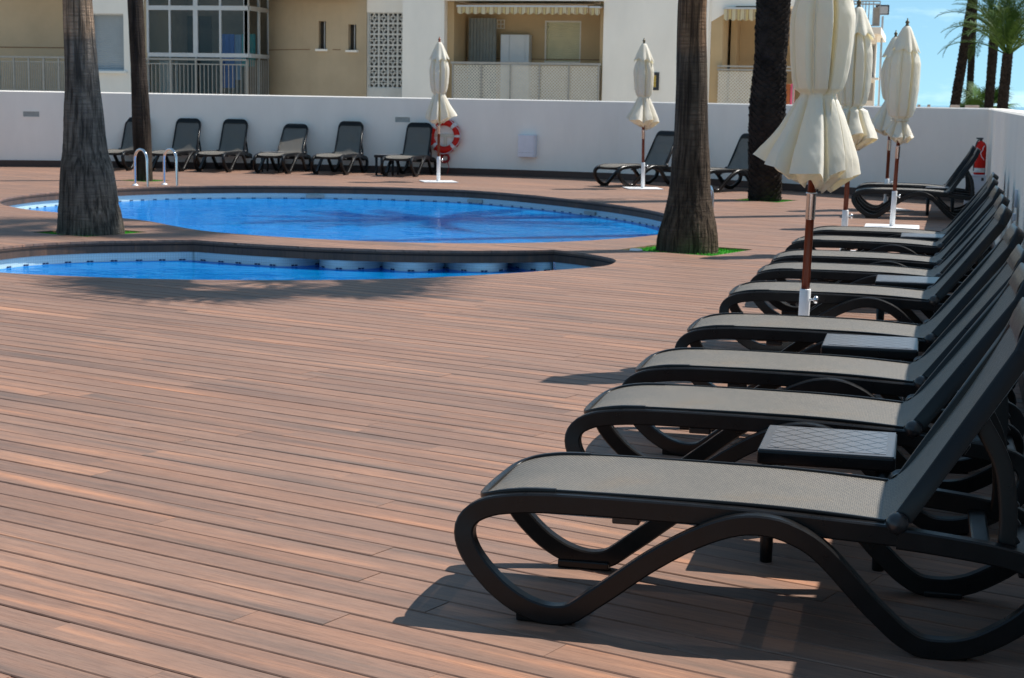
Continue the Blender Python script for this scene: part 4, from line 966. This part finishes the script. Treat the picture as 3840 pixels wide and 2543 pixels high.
# switch plates on the right wall
for px,y0,y1,Yw,lab in ((3832,712,778,13.6,'tall pale switch plate on the right wall'),(3829,802,828,13.8,'small pale socket box low on the right wall')):
    z0,z1=at(px,y1,Yw).z,at(px,y0,Yw).z; x_=wx(Yw)
    MB().cbox(x_-.02,x_-.001,Yw-.05,Yw+.05,z0,z1,.004).build('switch_plate',M['white_plastic'],None,label=lab,cat='socket')
# pool ladders
def ladder(label,a,b,inw,h=.64):
    t=thing('pool_ladder',label,'pool ladder')
    for p in (a,b):
        p=Vector((*p,0)); i_=Vector((*inw,0)).normalized(); pts=[p+Vector((0,0,.0)),p+Vector((0,0,h-.17))]
        for k in range(1,12): an=PI*k/12; pts.append(p+i_*(.20-.20*math.cos(an))+Vector((0,0,h-.17+.19*math.sin(an))))
        pts+=[p+i_*.40+Vector((0,0,h-.17)),p+i_*.42+Vector((0,0,-.3)),p+i_*.42+Vector((0,0,-.68))]
        MB().tube(pts,.024,12).build('rail',M['chrome'],t)
        MB().lathe([(.0005,.035),(.024,.034),(.04,.022),(.062,.004),(.062,.002)],18,T(p.x,p.y,0)).build('flange',M['white_metal'],t)
    a_,b_=Vector((*a,0)),Vector((*b,0)); i_=Vector((*inw,0)).normalized()*.42
    for z in (-.32,-.55): MB().tube([a_+i_+Vector((0,0,z)),b_+i_+Vector((0,0,z))],.022,8).build('step',M['chrome'],t)
ladder('polished steel pool ladder at the far left of the large pool',(-13.80,28.20),(-13.48,28.74),(.85,-.52))
ladder('polished steel pool ladder half hidden behind the flared palm',(-2.66,21.7),(-2.62,22.26),(-1,-.05))
# small white deck disc by the turf
MB().lathe([(.0005,.022),(.06,.020),(.075,.010),(.075,.001)],20,T(*dn(-9.1,16.79,.004))).build('deck_light',M['white_metal'],None,label='flat white disc lamp on the deck at the turf edge by the right flared palm',cat='light')
# ================================================================== BUILDING
FY=44.
bld=thing('apartment_building','beige and white apartment building with balconies behind the far wall','building',(-14,FY,-1.6))
OFF=Vector((-14,FY,-1.6))
def B(mb,name,mat,parent=None,**k):
    mb.v=[tuple(Vector(v)-OFF) for v in mb.v]; return mb.build(name,mat,parent or bld,**k)
def wallpanel(x0,x1,z0,z1,openings,Y,th,fy=None,extra=()):
    xs=sorted(set([x0,x1]+[o[i] for o in openings for i in (0,1)]+[e for e in extra if x0<e<x1])); zs=sorted(set([z0,z1]+[o[i] for o in openings for i in (2,3)]))
    mb=MB(); f=fy or (lambda x:0)
    for a,b in zip(xs,xs[1:]):
        run=None
        for c,d in zip(zs,zs[1:]):
            if any(o[0]<=a and b<=o[1] and o[2]<=c and d<=o[3] for o in openings): continue
            ya,yb=Y+f(a),Y+f(b)
            mb.add([(a,ya,c),(b,yb,c),(b,yb,d),(a,ya,d),(a,ya+th,c),(b,yb+th,c),(b,yb+th,d),(a,ya+th,d)],[(0,1,2,3),(4,7,6,5),(0,4,5,1),(3,2,6,7),(0,3,7,4),(1,5,6,2)])
    return mb
ZT=8.2; Z0=-1.6
def pr(x0,y0,x1,y1,Y=FY): return prect(x0,y0,x1,y1,Y)
def pxX(px,Y=FY,py=200): return at(px,py,Y).x
def bar(p0,p1,w,d,Y):   # frame bar from photograph rectangle
    pass
def frame_rect(mb,x0,x1,z0,z1,w,Y,d=.05):
    mb.box(x0,x1,Y,Y+d,z1-w,z1); mb.box(x0,x1,Y,Y+d,z0,z0+w); mb.box(x0,x0+w,Y,Y+d,z0+w,z1-w); mb.box(x1-w,x1,Y,Y+d,z0+w,z1-w)
def slats(x0,x1,z0,z1,Y,step=.05,gap=.006):
    mb=MB(); z=z0
    while z<z1-.005:
        e=min(z+step-gap,z1); mb.add([(x0,Y,z),(x1,Y,z),(x1,Y-.008,(z+e)/2),(x0,Y-.008,(z+e)/2),(x1,Y,e),(x0,Y,e)],[(0,1,2,3),(3,2,4,5)]); mb.add([(x0,Y+.004,e),(x1,Y+.004,e),(x1,Y+.004,e+gap),(x0,Y+.004,e+gap)],[(0,1,2,3)]); z+=step
    return mb
def railing(name,x0,x1,z0,z1,Y,nposts,nbal,parent=None,side=None):
    r=MB(); r.box(x0,x1,Y-.03,Y+.03,z1-.05,z1); B(r,'handrail',M['rail'],parent)
    r=MB(); r.box(x0,x1,Y-.015,Y+.015,z1-.17,z1-.14); B(r,'upper_bar',M['rail'],parent)
    r=MB(); r.box(x0,x1,Y-.015,Y+.015,z0+.03,z0+.06); B(r,'lower_bar',M['rail'],parent)
    for i in range(nposts):
        x=x0+(x1-x0)*i/(nposts-1); B(MB().box(x-.025,x+.025,Y-.026,Y+.026,z0-.05,z1-.052),'post',M['rail'],parent)
    mb=MB()
    for i in range(nbal):
        x=x0+(x1-x0)*(i+.5)/nbal; mb.box(x-.010,x+.010,Y-.010,Y+.010,z0+.062,z1-.172)
    B(mb,'balusters',M['rail'],parent,kind='stuff')
def Zp(py,px,Y=FY): return at(px,py,Y).z
# --- 1 left recessed balcony
B(MB().box(pxX(-160)-6,pxX(3000),FY+6,FY+6.3,Z0,ZT),'rear_wall',M['room'])
B(MB().box(pxX(-160)-6,pxX(3000),FY+.0,FY+6,ZT,ZT+.2),'roof',M['render'])
xl=pxX(-120); x1=pxX(330)
B(wallpanel(xl,x1,Z0,ZT,[],FY+1.5,.2),'back_wall',M['beige'])
B(MB().box(xl,x1,FY+1.485,FY+1.499,Zp(178,100,FY+1.5)-.012,Zp(178,100,FY+1.5)+.012),'wall_groove',M['groove'])
B(MB().box(xl,x1,FY-.02,FY+1.48,1.3,1.58),'balcony_slab',M['render'])
b_=B(MB().box(xl,x1,FY+.0,FY+.06,1.581,1.60),'balcony_kerb',M['beige'])
railing('r',xl,x1,1.62,Zp(210,80),FY+.06,9,66)
B(MB().box(xl,x1,FY-.02,FY+1.49,5.0,5.3),'upper_slab',M['render'])
# --- 2 white pier with shuttered window
x0,x1=pxX(322),pxX(547); o=pr(345,52,470,266)
B(wallpanel(x0,x1,Z0,ZT,[o],FY-.1,1.8),'white_wall',M['render'])
wn_=B(slats(o[0],o[1],o[2],o[3],FY+.10,.055),'window_shutter',M['shutter'])
mb=MB(); frame_rect(mb,o[0],o[1],o[2],o[3],.04,FY+.03); B(mb,'window_frame',M['alu'])
B(MB().cbox(o[0]-.09,o[1]+.09,FY-.2,FY+.02,o[2]-.075,o[2]-.003,.01),'window_sill',M['render'])
# --- 3 glazed balcony
x0,x1=pxX(563),pxX(938); xe=pxX(1006,FY+1.2); YG=FY-.2
B(wallpanel(pxX(545),pxX(563)-.004,Z0,ZT,[],FY-.08,1.5),'beige_pier',M['beige'])
zt,zm0,zm1,zb=Zp(-150,750),Zp(215,750),Zp(200,750),1.62
B(MB().box(pxX(545)-1.2,xe+1,FY+3.2,FY+3.3,Z0,ZT),'room_wall',M['room'])
B(MB().box(x0-.4,x0-.3,YG+.3,FY+3.2,Z0,ZT),'room_side_wall',M['room'])
B(MB().box(x0,x1,YG-.05,FY+3.2,1.25,1.55),'balcony_slab',M['render'])
B(MB().box(x0-.02,xe+1,YG+.4,FY+3.2,4.9,5.1),'room_ceiling',M['room'])
def glazed(pts):    # list of (x,y) along the glazing, with mullion widths
    for (a,ya,w0),(b,yb,w1) in zip(pts,pts[1:]):
        pane=MB(); pane.add([(a,ya+.02,zb),(b,yb+.02,zb),(b,yb+.02,zt),(a,ya+.02,zt)],[(0,1,2,3)]); B(pane,'glass_pane',M['glass'])
    for a,ya,w_ in pts: B(MB().box(a-w_/2,a+w_/2,ya-.03,ya+.05,zm1,zt),'mullion',M['alu'])
    for a,ya,w_ in pts: B(MB().box(a-.02,a+.02,ya-.015,ya+.045,zb,zm0),'mullion',M['alu'])
fr=[(pxX(568),YG,.06),(pxX(650),YG,.05),(pxX(746),YG,.13),(pxX(838),YG,.05),(pxX(935),YG,.14)]
sd=[(pxX(935),YG,.10),(pxX(973,FY+.6),FY+.55,.06),(xe,FY+1.2,.05)]
glazed(fr); glazed(sd)
def skew(mb,a,ya,b,yb,z0_,z1_,d0=-.04,d1=.05):
    t=Vector((b-a,yb-ya,0)).normalized(); n_=Vector((t.y,-t.x,0))
    pa,pb=Vector((a,ya,0)),Vector((b,yb,0)); q=[pa+n_*(-d0),pb+n_*(-d0),pb-n_*d1,pa-n_*d1]
    mb.add([(p.x,p.y,z) for z in (z0_,z1_) for p in q],[(0,3,2,1),(4,5,6,7),(0,1,5,4),(1,2,6,5),(2,3,7,6),(3,0,4,7)]); return mb
zz=Zp(30,750)
for (a,ya,b,yb) in ((fr[0][0],YG,fr[-1][0]+.07,YG),(sd[0][0]+.075,YG+.02,xe,FY+1.2)):
    B(skew(MB(),a,ya,b,yb,zz-.07,zz+.05,-.032,.052),'transom',M['alu']); B(skew(MB(),a,ya,b,yb,zm0,zm1,-.05,.06),'sill_rail',M['alu'])
railing('r',x0,fr[-1][0]+.05,1.56,zm0-.04,YG-.09,5,25)
mb=MB()
for i in range(10):
    u=i/10; mb.box(sd[0][0]+(xe-sd[0][0])*u+.06,sd[0][0]+(xe-sd[0][0])*u+.085,YG+(FY+1.2-YG)*u-.06,YG+(FY+1.2-YG)*u-.04,1.60,zm0-.05)
B(mb,'balusters',M['rail'],kind='stuff')
# things in the glazed balcony
for x0_,y0_,x1_,y1_,mt,lb in ((832,128,880,330,'towelb','deep blue towel hanging inside the glazed balcony'),(882,130,905,300,'towell','pale blue towel hanging inside the glazed balcony'),(907,128,958,250,'towelt','teal towel hanging inside the glazed balcony')):
    X0,X1,ZA,ZB2=pr(x0_,y0_,x1_,y1_,FY+.55); mb=MB(); mb.grid([[(X0+(X1-X0)*i/12,FY+.55+.03*math.sin(i*1.3),z) for i in range(13)] for z in (ZA,(ZA+ZB2)/2,ZB2)]); mb.build('towel',M[mt],None,label=lb,cat='towel',group='towels inside the glazed balcony')
X0,X1,ZA,ZB2=pr(585,228,640,335,FY+.6); MB().cbox(X0,X1,FY+.6,FY+1.1,1.552,ZB2,.02).build('cupboard',M['appliance'],None,label='white cupboard in the left of the glazed balcony',cat='cupboard')
X0,X1,ZA,ZB2=pr(700,60,790,340,FY+3.1); B(MB().box(X0,X1,FY+3.16,FY+3.195,1.552,ZB2),'inner_door',M['dark'])
# --- 4 curved beige wall with slit windows
x0,x1=pxX(1006,FY+1.2),pxX(1362); xm=(x0+x1)/2
def bul(x): u=(x-x0)/(x1-x0); return (1.2*(1-u)**1.6+.28*u)-.9*math.sin(PI*u)*.35
wins=[pr(1197,80,1226,184,FY+.2),pr(1308,92,1336,188,FY+.2)]
B(wallpanel(x0,x1,Z0,ZT,wins,FY,.28,bul,[x0+(x1-x0)*i/14 for i in range(15)]),'curved_wall',M['beige'])
gm=MB(); zg=Zp(186,1180,FY+.2)
xs=[x0+(x1-x0)*i/14 for i in range(15)]
for a,b in zip(xs,xs[1:]):
    if any(a<w_[1]+.05 and b>w_[0]-.05 for w_ in wins): continue
    skew(gm,a,FY+bul(a),b,FY+bul(b),zg-.012,zg+.012,-.004,.004)
B(gm,'wall_groove',M['groove'],kind='stuff')
for o in wins:
    y_=FY+bul((o[0]+o[1])/2); B(MB().cbox(o[0]-.06,o[1]+.06,y_-.10,y_+.05,o[2]-.06,o[2]-.004,.008),'window_sill',M['render'])
    B(MB().box(o[0]+.0,o[1],y_+.20,y_+.21,o[2],o[3]),'window_pane',M['dark']); B(MB().box(o[0]+.11,o[0]+.135,y_+.15,y_+.198,o[2],o[3]),'window_frame',M['alu'])
B(wallpanel(x0-.1,x1,ZT-3.95,ZT,[],FY+.1-.9,.75),'upper_parapet',M['render'])
# --- 5 breeze block screen
x0,x1=pxX(1362),pxX(1523); z0_,z1_=Zp(330,1440,FY+.35),Zp(47,1440,FY+.35)
B(MB().box(x0,x1,FY+.32,FY+.6,Z0,z0_),'screen_base',M['block']); B(MB().box(x0,x1,FY+.30,FY+.6,z1_,ZT),'screen_header',M['render']); B(MB().box(x0-1.6,x1,FY+1.6,FY+1.7,Z0,ZT),'stairwell_wall',M['dark'])
scr=B(MB().box(x0,x0+.05,FY+.33,FY+.55,z0_,z1_),'block_screen',M['block'])
nr=7; ph_=(z1_-z0_)/nr; pw_=36.3/6311*at(1440,200,FY).length
def blockmesh():
    mb=MB(); w_,h_=pw_,ph_; t_=.026; d=.12
    for a in ((0,w_,0,t_),(0,w_,h_-t_,h_)): mb.box(a[0],a[1],0,d,a[2],a[3])
    for a in ((0,t_),(w_-t_,w_)): mb.box(a[0],a[1],0,d,t_,h_-t_)
    r=(w_-2*t_)*.46
    for cx,cz,a0 in ((t_,t_,0),(w_-t_,t_,90),(w_-t_,h_-t_,180),(t_,h_-t_,270)):
        rows=[]
        for i in range(7):
            a=rad(a0+90*i/6); rows.append([(cx+rr*math.cos(a),yy,cz+rr*math.sin(a)) for rr,yy in ((r-.011,.005),(r+.011,.005),(r+.011,d-.005),(r-.011,d-.005))])
        mb.grid(rows,False,True)
    cx,cz=w_/2,h_/2
    for a in (45,135,225,315):
        q=T(cx,0,cz)@RY(-rad(a)); mb.box(r*.62-.02,math.hypot(w_/2-t_,h_/2-t_)-r+.02+r*.5-.06,.01,d-.01,-.010,.010,q)
    q=T(cx,0,cz)
    s_=.055
    for i in range(4):
        p0=Vector((s_*math.cos(i*PI/2),0,s_*math.sin(i*PI/2))); p1=Vector((s_*math.cos((i+1)*PI/2),0,s_*math.sin((i+1)*PI/2))); mb.sweep([q@(p0+Vector((0,d/2,0))),q@(p1+Vector((0,d/2,0)))],.009,d/2-.012,Vector((0,1,0)),.2,False,False)
    return mb.mesh('block')
bk=blockmesh(); ncol=int((x1-x0-.05)/pw_)+1
for i in range(ncol):
    for j in range(nr):
        xx=x0+.055+i*pw_
        if xx+pw_*.55>x1+.1: continue
        obj('block',bk,M['block'],scr,Vector((xx,FY+.36,z0_+j*ph_))-OFF)
# --- 6 white pier
B(MB().box(pxX(1523),pxX(1678),FY-.35,FY+1.8,Z0,ZT),'white_pier',M['render'])
# --- 7 balcony with awning
x0,x1=pxX(1678),pxX(2268); YB=FY+1.35
xa,xb=x0+.003,pxX(1703); xc,xd=pxX(2250),x1
B(MB().box(xa,xb,FY-.05,YB,Z0,ZT),'beige_pier',M['ochre']); B(MB().box(xc,xd-.003,FY-.05,YB,Z0,ZT),'beige_pier',M['ochre'])
sh=pr(2042,78,2178,236,YB); dr=pr(1712,100,1750,236,YB); 
B(wallpanel(xa,xd-.003,Z0,ZT,[sh,dr],YB+.003,.25),'back_wall',M['ochre'])
B(slats(sh[0],sh[1],sh[2],sh[3],YB+.10,.055),'balcony_shutter',M['shutterc']); mb=MB(); frame_rect(mb,sh[0],sh[1],sh[2],sh[3],.04,YB+.02); B(mb,'shutter_frame',M['lattice'])
B(MB().box(dr[0],dr[1],YB+.12,YB+.14,dr[2],dr[3]),'door_pane',M['curtain']); mb=MB(); frame_rect(mb,dr[0],dr[1],dr[2],dr[3],.035,YB+.06); B(mb,'door_frame',M['rail'])
B(MB().box(xb,xc,YB-.012,YB+.001,Zp(222,2000,YB)-.010,Zp(222,2000,YB)+.010),'wall_groove',M['groove'])
B(MB().box(xb,xc,FY-.35,YB,1.25,1.56),'balcony_slab',M['render'])
zs_=Zp(6,1980); B(MB().box(xa,xd,FY-.45,YB-.002,zs_,zs_+.9),'upper_slab',M['render'])
B(MB().box(xa,xd,FY-.44,YB-.004,zs_+.902,ZT),'upper_front',M['render'])
g_=pr(1864,74,1893,108,YB); mb=MB(); frame_rect(mb,*g_,.02,YB-.03); mb.box((g_[0]+g_[1])/2-.012,(g_[0]+g_[1])/2+.012,YB-.028,YB-.005,g_[2]+.022,g_[3]-.022); mb.box(g_[0]+.022,(g_[0]+g_[1])/2-.014,YB-.027,YB-.006,(g_[2]+g_[3])/2-.01,(g_[2]+g_[3])/2+.01); mb.box((g_[0]+g_[1])/2+.014,g_[1]-.022,YB-.027,YB-.006,(g_[2]+g_[3])/2-.01,(g_[2]+g_[3])/2+.01); B(mb,'vent_grille',M['lattice'])
# parapet lattice
def lattice(x0,x1,z0_,z1_,Y,step,parent=None,mat='lattice'):
    mb=MB(); H_=z1_-z0_; n=int((x1-x0+H_)/step); w_=step*.22
    for i in range(n+1):
        s=x0-H_+i*step
        for sg in (1,-1):
            # diagonal strip clipped to the panel
            a0=max(x0,s); a1=min(x1,s+H_)
            if a1-a0<.02: continue
            if sg>0: p=[(a0,z0_+(a0-s)),(a1,z0_+(a1-s))]
            else: p=[(a0,z1_-(a0-s)),(a1,z1_-(a1-s))]
            (xa_,za),(xb_,zb_)=p; y_=Y+(.012 if sg>0 else 0)
            mb.add([(xa_-w_,y_,za),(xa_+w_,y_,za),(xb_+w_,y_,zb_),(xb_-w_,y_,zb_),(xa_-w_,y_+.01,za),(xa_+w_,y_+.01,za),(xb_+w_,y_+.01,zb_),(xb_-w_,y_+.01,zb_)],[(0,1,2,3),(4,7,6,5),(0,3,7,4),(1,5,6,2),(0,4,5,1),(3,2,6,7)])
    B(mb,'lattice_panel',M[mat],parent,kind='stuff')
xr0,xr1=pxX(1698,FY-.4),pxX(2246,FY-.4); zr0,zr1=1.60,Zp(234,1970,FY-.4)
lattice(xr0,xr1,zr0+.03,zr1-.08,FY-.36,.085)
B(MB().box(xr0-.05,xr1+.05,FY-.42,FY-.34,zr1-.06,zr1),'handrail',M['rail'])
B(MB().box(xr0,xr1,FY-.39,FY-.35,zr0-.01,zr0+.025),'lower_bar',M['rail'])
for i in range(6):
    x=xr0+(xr1-xr0)*i/5; B(MB().box(x-.02,x+.02,FY-.40,FY-.375,zr0-.03,zr1-.062),'post',M['rail'])
B(MB().box(xr1-.03,xr1+.0,FY-.33,FY+.0,zr0,zr1-.1),'side_panel',M['lattice'])
# awning thing
def awning(label,x0,x1,Yf,Yb,zt,zb_,drop,nsc,seed):
    t=thing('awning',label,'awning',((x0+x1)/2,Yf,zb_)); ox=Vector(((x0+x1)/2,Yf,zb_)); n=nsc*10
    def stripes(col):
        pass
    mb=MB(); rows=[[],[],[]]
    for i in range(n+1):
        x=x0+(x1-x0)*i/n; sc2=abs(math.sin(PI*i/10)); rows[0].append(Vector((x,Yb,zt))-ox); rows[1].append(Vector((x,Yf,zb_+drop))-ox); rows[2].append(Vector((x,Yf-.01+.02*math.sin(i*.7),zb_-.05*sc2+.02))-ox)
    mb.grid(rows,False); mb.build('canvas',M['awn'],t)
    MB().box(x0-ox.x,x1-ox.x,-.045,-.012,drop-.02,drop+.025).build('front_bar',M['alu'],t)
    for x in (x0,x1): MB().tube([(x-ox.x,Yb-Yf,zt-zb_-.05),(x-ox.x,-.02,drop-.01)],.018,6).build('arm',M['alu'],t)
def awn_mat():
    mt,nt,b=newmat('striped_awning'); l=nt.links; tc=N(nt,'TexCoord'); sx=N(nt,'SeparateXYZ'); l.new(tc.outputs['Object'],sx.inputs[0])
    m1=N(nt,'Math'); m1.operation='MULTIPLY'; m1.inputs[1].default_value=4.6; l.new(sx.outputs['X'],m1.inputs[0]); f=N(nt,'Math'); f.operation='FRACT'; l.new(m1.outputs[0],f.inputs[0])
    r=N(nt,'ValToRGB'); r.color_ramp.interpolation='CONSTANT'; e=r.color_ramp.elements; st=[(0,(.62,.54,.36)),(.45,(.30,.17,.09)),(.53,(.62,.54,.36)),(.60,(.36,.22,.11)),(.66,(.58,.46,.22)),(.92,(.30,.17,.09))]
    while len(e)<len(st): e.new(.5)
    for i,(p,c) in enumerate(st): e[i].position=p; e[i].color=(*c,1)
    l.new(f.outputs[0],r.inputs['Fac']); l.new(r.outputs[0],b.inputs['Base Color']); b.inputs['Roughness'].default_value=.9
    return mt
M['awn']=awn_mat()
xa2,xb2=pxX(1716,FY-.45,30),pxX(2206,FY-.45,30); awning('striped cream and brown awning over the middle balcony',xa2,xb2,FY-.5,FY+.9,zs_-.05,Zp(50,1960,FY-.5),Zp(24,1960,FY-.5)-Zp(50,1960,FY-.5),17,1)
xa3,xb3=pxX(2213,FY-.45,30),pxX(2252,FY-.45,30); awning('short striped awning flap at the right end of the middle balcony',xa3,xb3,FY-.52,FY+.2,zs_-.06,Zp(54,2235,FY-.5),.18,2,2)
# things on the balcony
X0,X1,ZA,ZB2=pr(1758,68,1862,236,FY+1.0); mb=MB(); mb.grid([[(X0+(X1-X0)*i/40,FY+1.0+.035*math.sin(i*1.35),z) for i in range(41)] for z in (1.57,2.4,ZB2)]); mb.build('curtain',M['curtain'],None,label='grey pleated curtain hanging on the middle balcony',cat='curtain')
X0,X1,ZA,ZB2=pr(1878,130,1983,236,FY+.95); t=thing('cupboard','white double door cupboard on the middle balcony','cupboard',((X0+X1)/2,FY+.95,1.562)); hw=(X1-X0)/2; hh=ZB2-1.562
MB().box(-hw,hw,.01,.35,0,hh).build('body',M['appliance'],t); MB().box(-hw,-.16,-.012,.008,.02,hh-.01).build('door',M['appliance'],t); MB().box(-.145,hw*.72,-.012,.008,.02,hh-.01).build('door',M['appliance'],t)
# --- 8 white wall with tile sign
x0,x1=pxX(2268),pxX(2668)
B(MB().box(x0+.003,x1,FY-.30,FY+1.6,Z0,ZT),'white_wall',M['render'])
B(MB().tube([(pxX(2655),FY-.36,Z0),(pxX(2655),FY-.36,ZT)],.045,10),'downpipe',M['render'])
X0,X1,ZA,ZB2=pr(2381,271,2471,338,FY-.33)
t=thing('tile_sign','black framed yellow tile sign on the white wall behind the second parasol','sign',((X0+X1)/2,FY-.33,ZA)); hw=(X1-X0)/2; hh=ZB2-ZA
mb=MB(); frame_rect(mb,-hw,hw,0,hh,.075,0,.026); mb.build('frame',M['black'],t)
for i in range(3):
    for j in range(2):
        w_=(2*hw-.15)/3; h_=(hh-.15)/2; MB().box(-hw+.077+i*w_,-hw+.073+(i+1)*w_,.012,.024,.077+j*h_,.073+(j+1)*h_).build('tile',M['ochre_tile'],t)
# --- 9 right balcony
x0,x1=pxX(2668),pxX(3000); YB2=FY+2.0
B(MB().box(x0+.003,pxX(2712),FY-.28,YB2,Z0,ZT),'beige_pier',M['ochre'])
B(MB().box(pxX(2712),x1,YB2+.004,YB2+.2,Z0,ZT),'back_wall',M['ochre'])
o=pr(2706,95,2724,250,FY+1.2); B(slats(pxX(2713),pxX(2727,FY+1.9),1.6,Zp(95,2715,FY+1.9),FY+1.9,.055),'balcony_shutter',M['shutterc'])
B(MB().box(pxX(2742,FY+1.2),pxX(2762,FY+1.2),FY+1.0,YB2,Z0,ZT),'beige_pier',M['ochre'])
za=Zp(30,2780,FY-.3)
B(MB().add([(x0+.003,FY-.29,za-.35),(pxX(2762),FY-.29,za+.05),(x1+.4,FY-.29,za+.05),(x1+.4,FY-.29,ZT),(x0+.003,FY-.29,ZT),(x0+.003,FY+.1,za-.35),(pxX(2762),FY+.1,za+.05),(x1+.4,FY+.1,za+.05),(x1+.4,FY+.1,ZT),(x0+.003,FY+.1,ZT)],[(0,1,2,3,4),(9,8,7,6,5),(0,5,6,1),(1,6,7,2),(2,7,8,3),(3,8,9,4),(4,9,5,0)]),'upper_front',M['render'])
B(MB().box(pxX(2712),x1+.4,FY-.2,YB2,1.25,1.58),'balcony_slab',M['render'])
B(MB().box(pxX(2712),x1+.4,FY+.11,YB2,za+.03,za+.3),'upper_slab',M['render'])
B(MB().box(x1+.1,x1+.4,FY+.9,YB2,Z0,za),'beige_pier',M['ochre'])
awning('striped awning over the right-hand balcony beside the dark scaly palm',pxX(2716,FY-.35,50),pxX(2905,FY-.35,50),FY-.42,FY+.6,za+.0,Zp(74,2780,FY-.4),.28,8,3)
xr0,xr1=pxX(2696,FY-.4),pxX(2905,FY-.4); lattice(xr0,xr1,1.60,Zp(268,2760,FY-.4),FY-.38,.085)
for py in (249,262): B(MB().box(xr0-.03,xr1+.9,FY-.42,FY-.35,Zp(py,2760,FY-.4)-.022,Zp(py,2760,FY-.4)+.022),'handrail',M['rail'])
for px in (2940,2985,3030): B(MB().box(pxX(px)-.02,pxX(px)+.02,FY-.41,FY-.36,1.6,Zp(262,2760,FY-.4)),'post',M['rail'])
X0,X1,ZA,ZB2=pr(2945,315,2962,384,FY+.1); MB().cbox(X0,X1,FY+.1,FY+.25,1.585,ZB2,.02).build('beach_bag',M['orange'],None,label='rust brown upright bag on the right-hand balcony by the scaly palm',cat='bag')
X0,X1,ZA,ZB2=pr(2963,315,2978,384,FY+.1); MB().cbox(X0,X1,FY+.12,FY+.22,1.585,ZB2,.03).build('air_mattress',M['pink'],None,label='pink rolled air mattress on the right-hand balcony by the scaly palm',cat='air mattress')
# --- 10 annex at the far right
AY=56.
an=thing('apartment_building','white annex with small railed balcony seen between the right parasols','building',(pxX(3255,AY),AY,-1.6)); OF2=Vector((pxX(3255,AY),AY,-1.6))
def A_(mb,name,mat): mb.v=[tuple(Vector(v)-OF2) for v in mb.v]; return mb.build(name,mat,an)
q=lambda px:pxX(px,AY,200); zq=lambda py:Zp(py,3260,AY)
A_(MB().box(q(2990),q(3254),AY,AY+6,-1.6,zq(118)),'wall',M['render'])
wn1=(q(3256),q(3283),zq(292),zq(165))
A_(wallpanel(q(3254)+.003,q(3286),-1.6,zq(120),[wn1],AY+.05,.3),'wall',M['render'])
A_(MB().box(wn1[0],wn1[1],AY+.25,AY+.27,wn1[2],wn1[3]),'window_pane',M['shutter']); mb=MB(); frame_rect(mb,*wn1,.05,AY+.16); mb.box((wn1[0]+wn1[1])/2-.02,(wn1[0]+wn1[1])/2+.02,AY+.17,AY+.2,wn1[2]+.051,wn1[3]-.051); A_(mb,'window_frame',M['alu'])
A_(MB().box(q(3190),q(3304),AY-1.4,AY+6,zq(134),zq(109)),'balcony_slab',M['render'])
A_(MB().box(q(3272),q(3296),AY-1.3,AY-1.25,zq(105),zq(36)),'balcony_panel',M['rail'])
for py in (14,25,103): A_(MB().box(q(3190),q(3296),AY-1.36,AY-1.31,zq(py)-.02,zq(py)+.02),'handrail',M['greymetal'])
for px in (3200,3222,3233,3244,3256,3272,3296): A_(MB().box(q(px)-.015,q(px)+.015,AY-1.35,AY-1.32,zq(105),zq(14)),'post',M['greymetal'])
A_(MB().box(q(3254),q(3300),AY-.5,AY-.001,zq(300),zq(292)),'window_sill',M['render'])
A_(MB().box(q(3256),q(3282),AY-.48,AY-.44,zq(378),zq(312)),'balcony_panel',M['rail'])
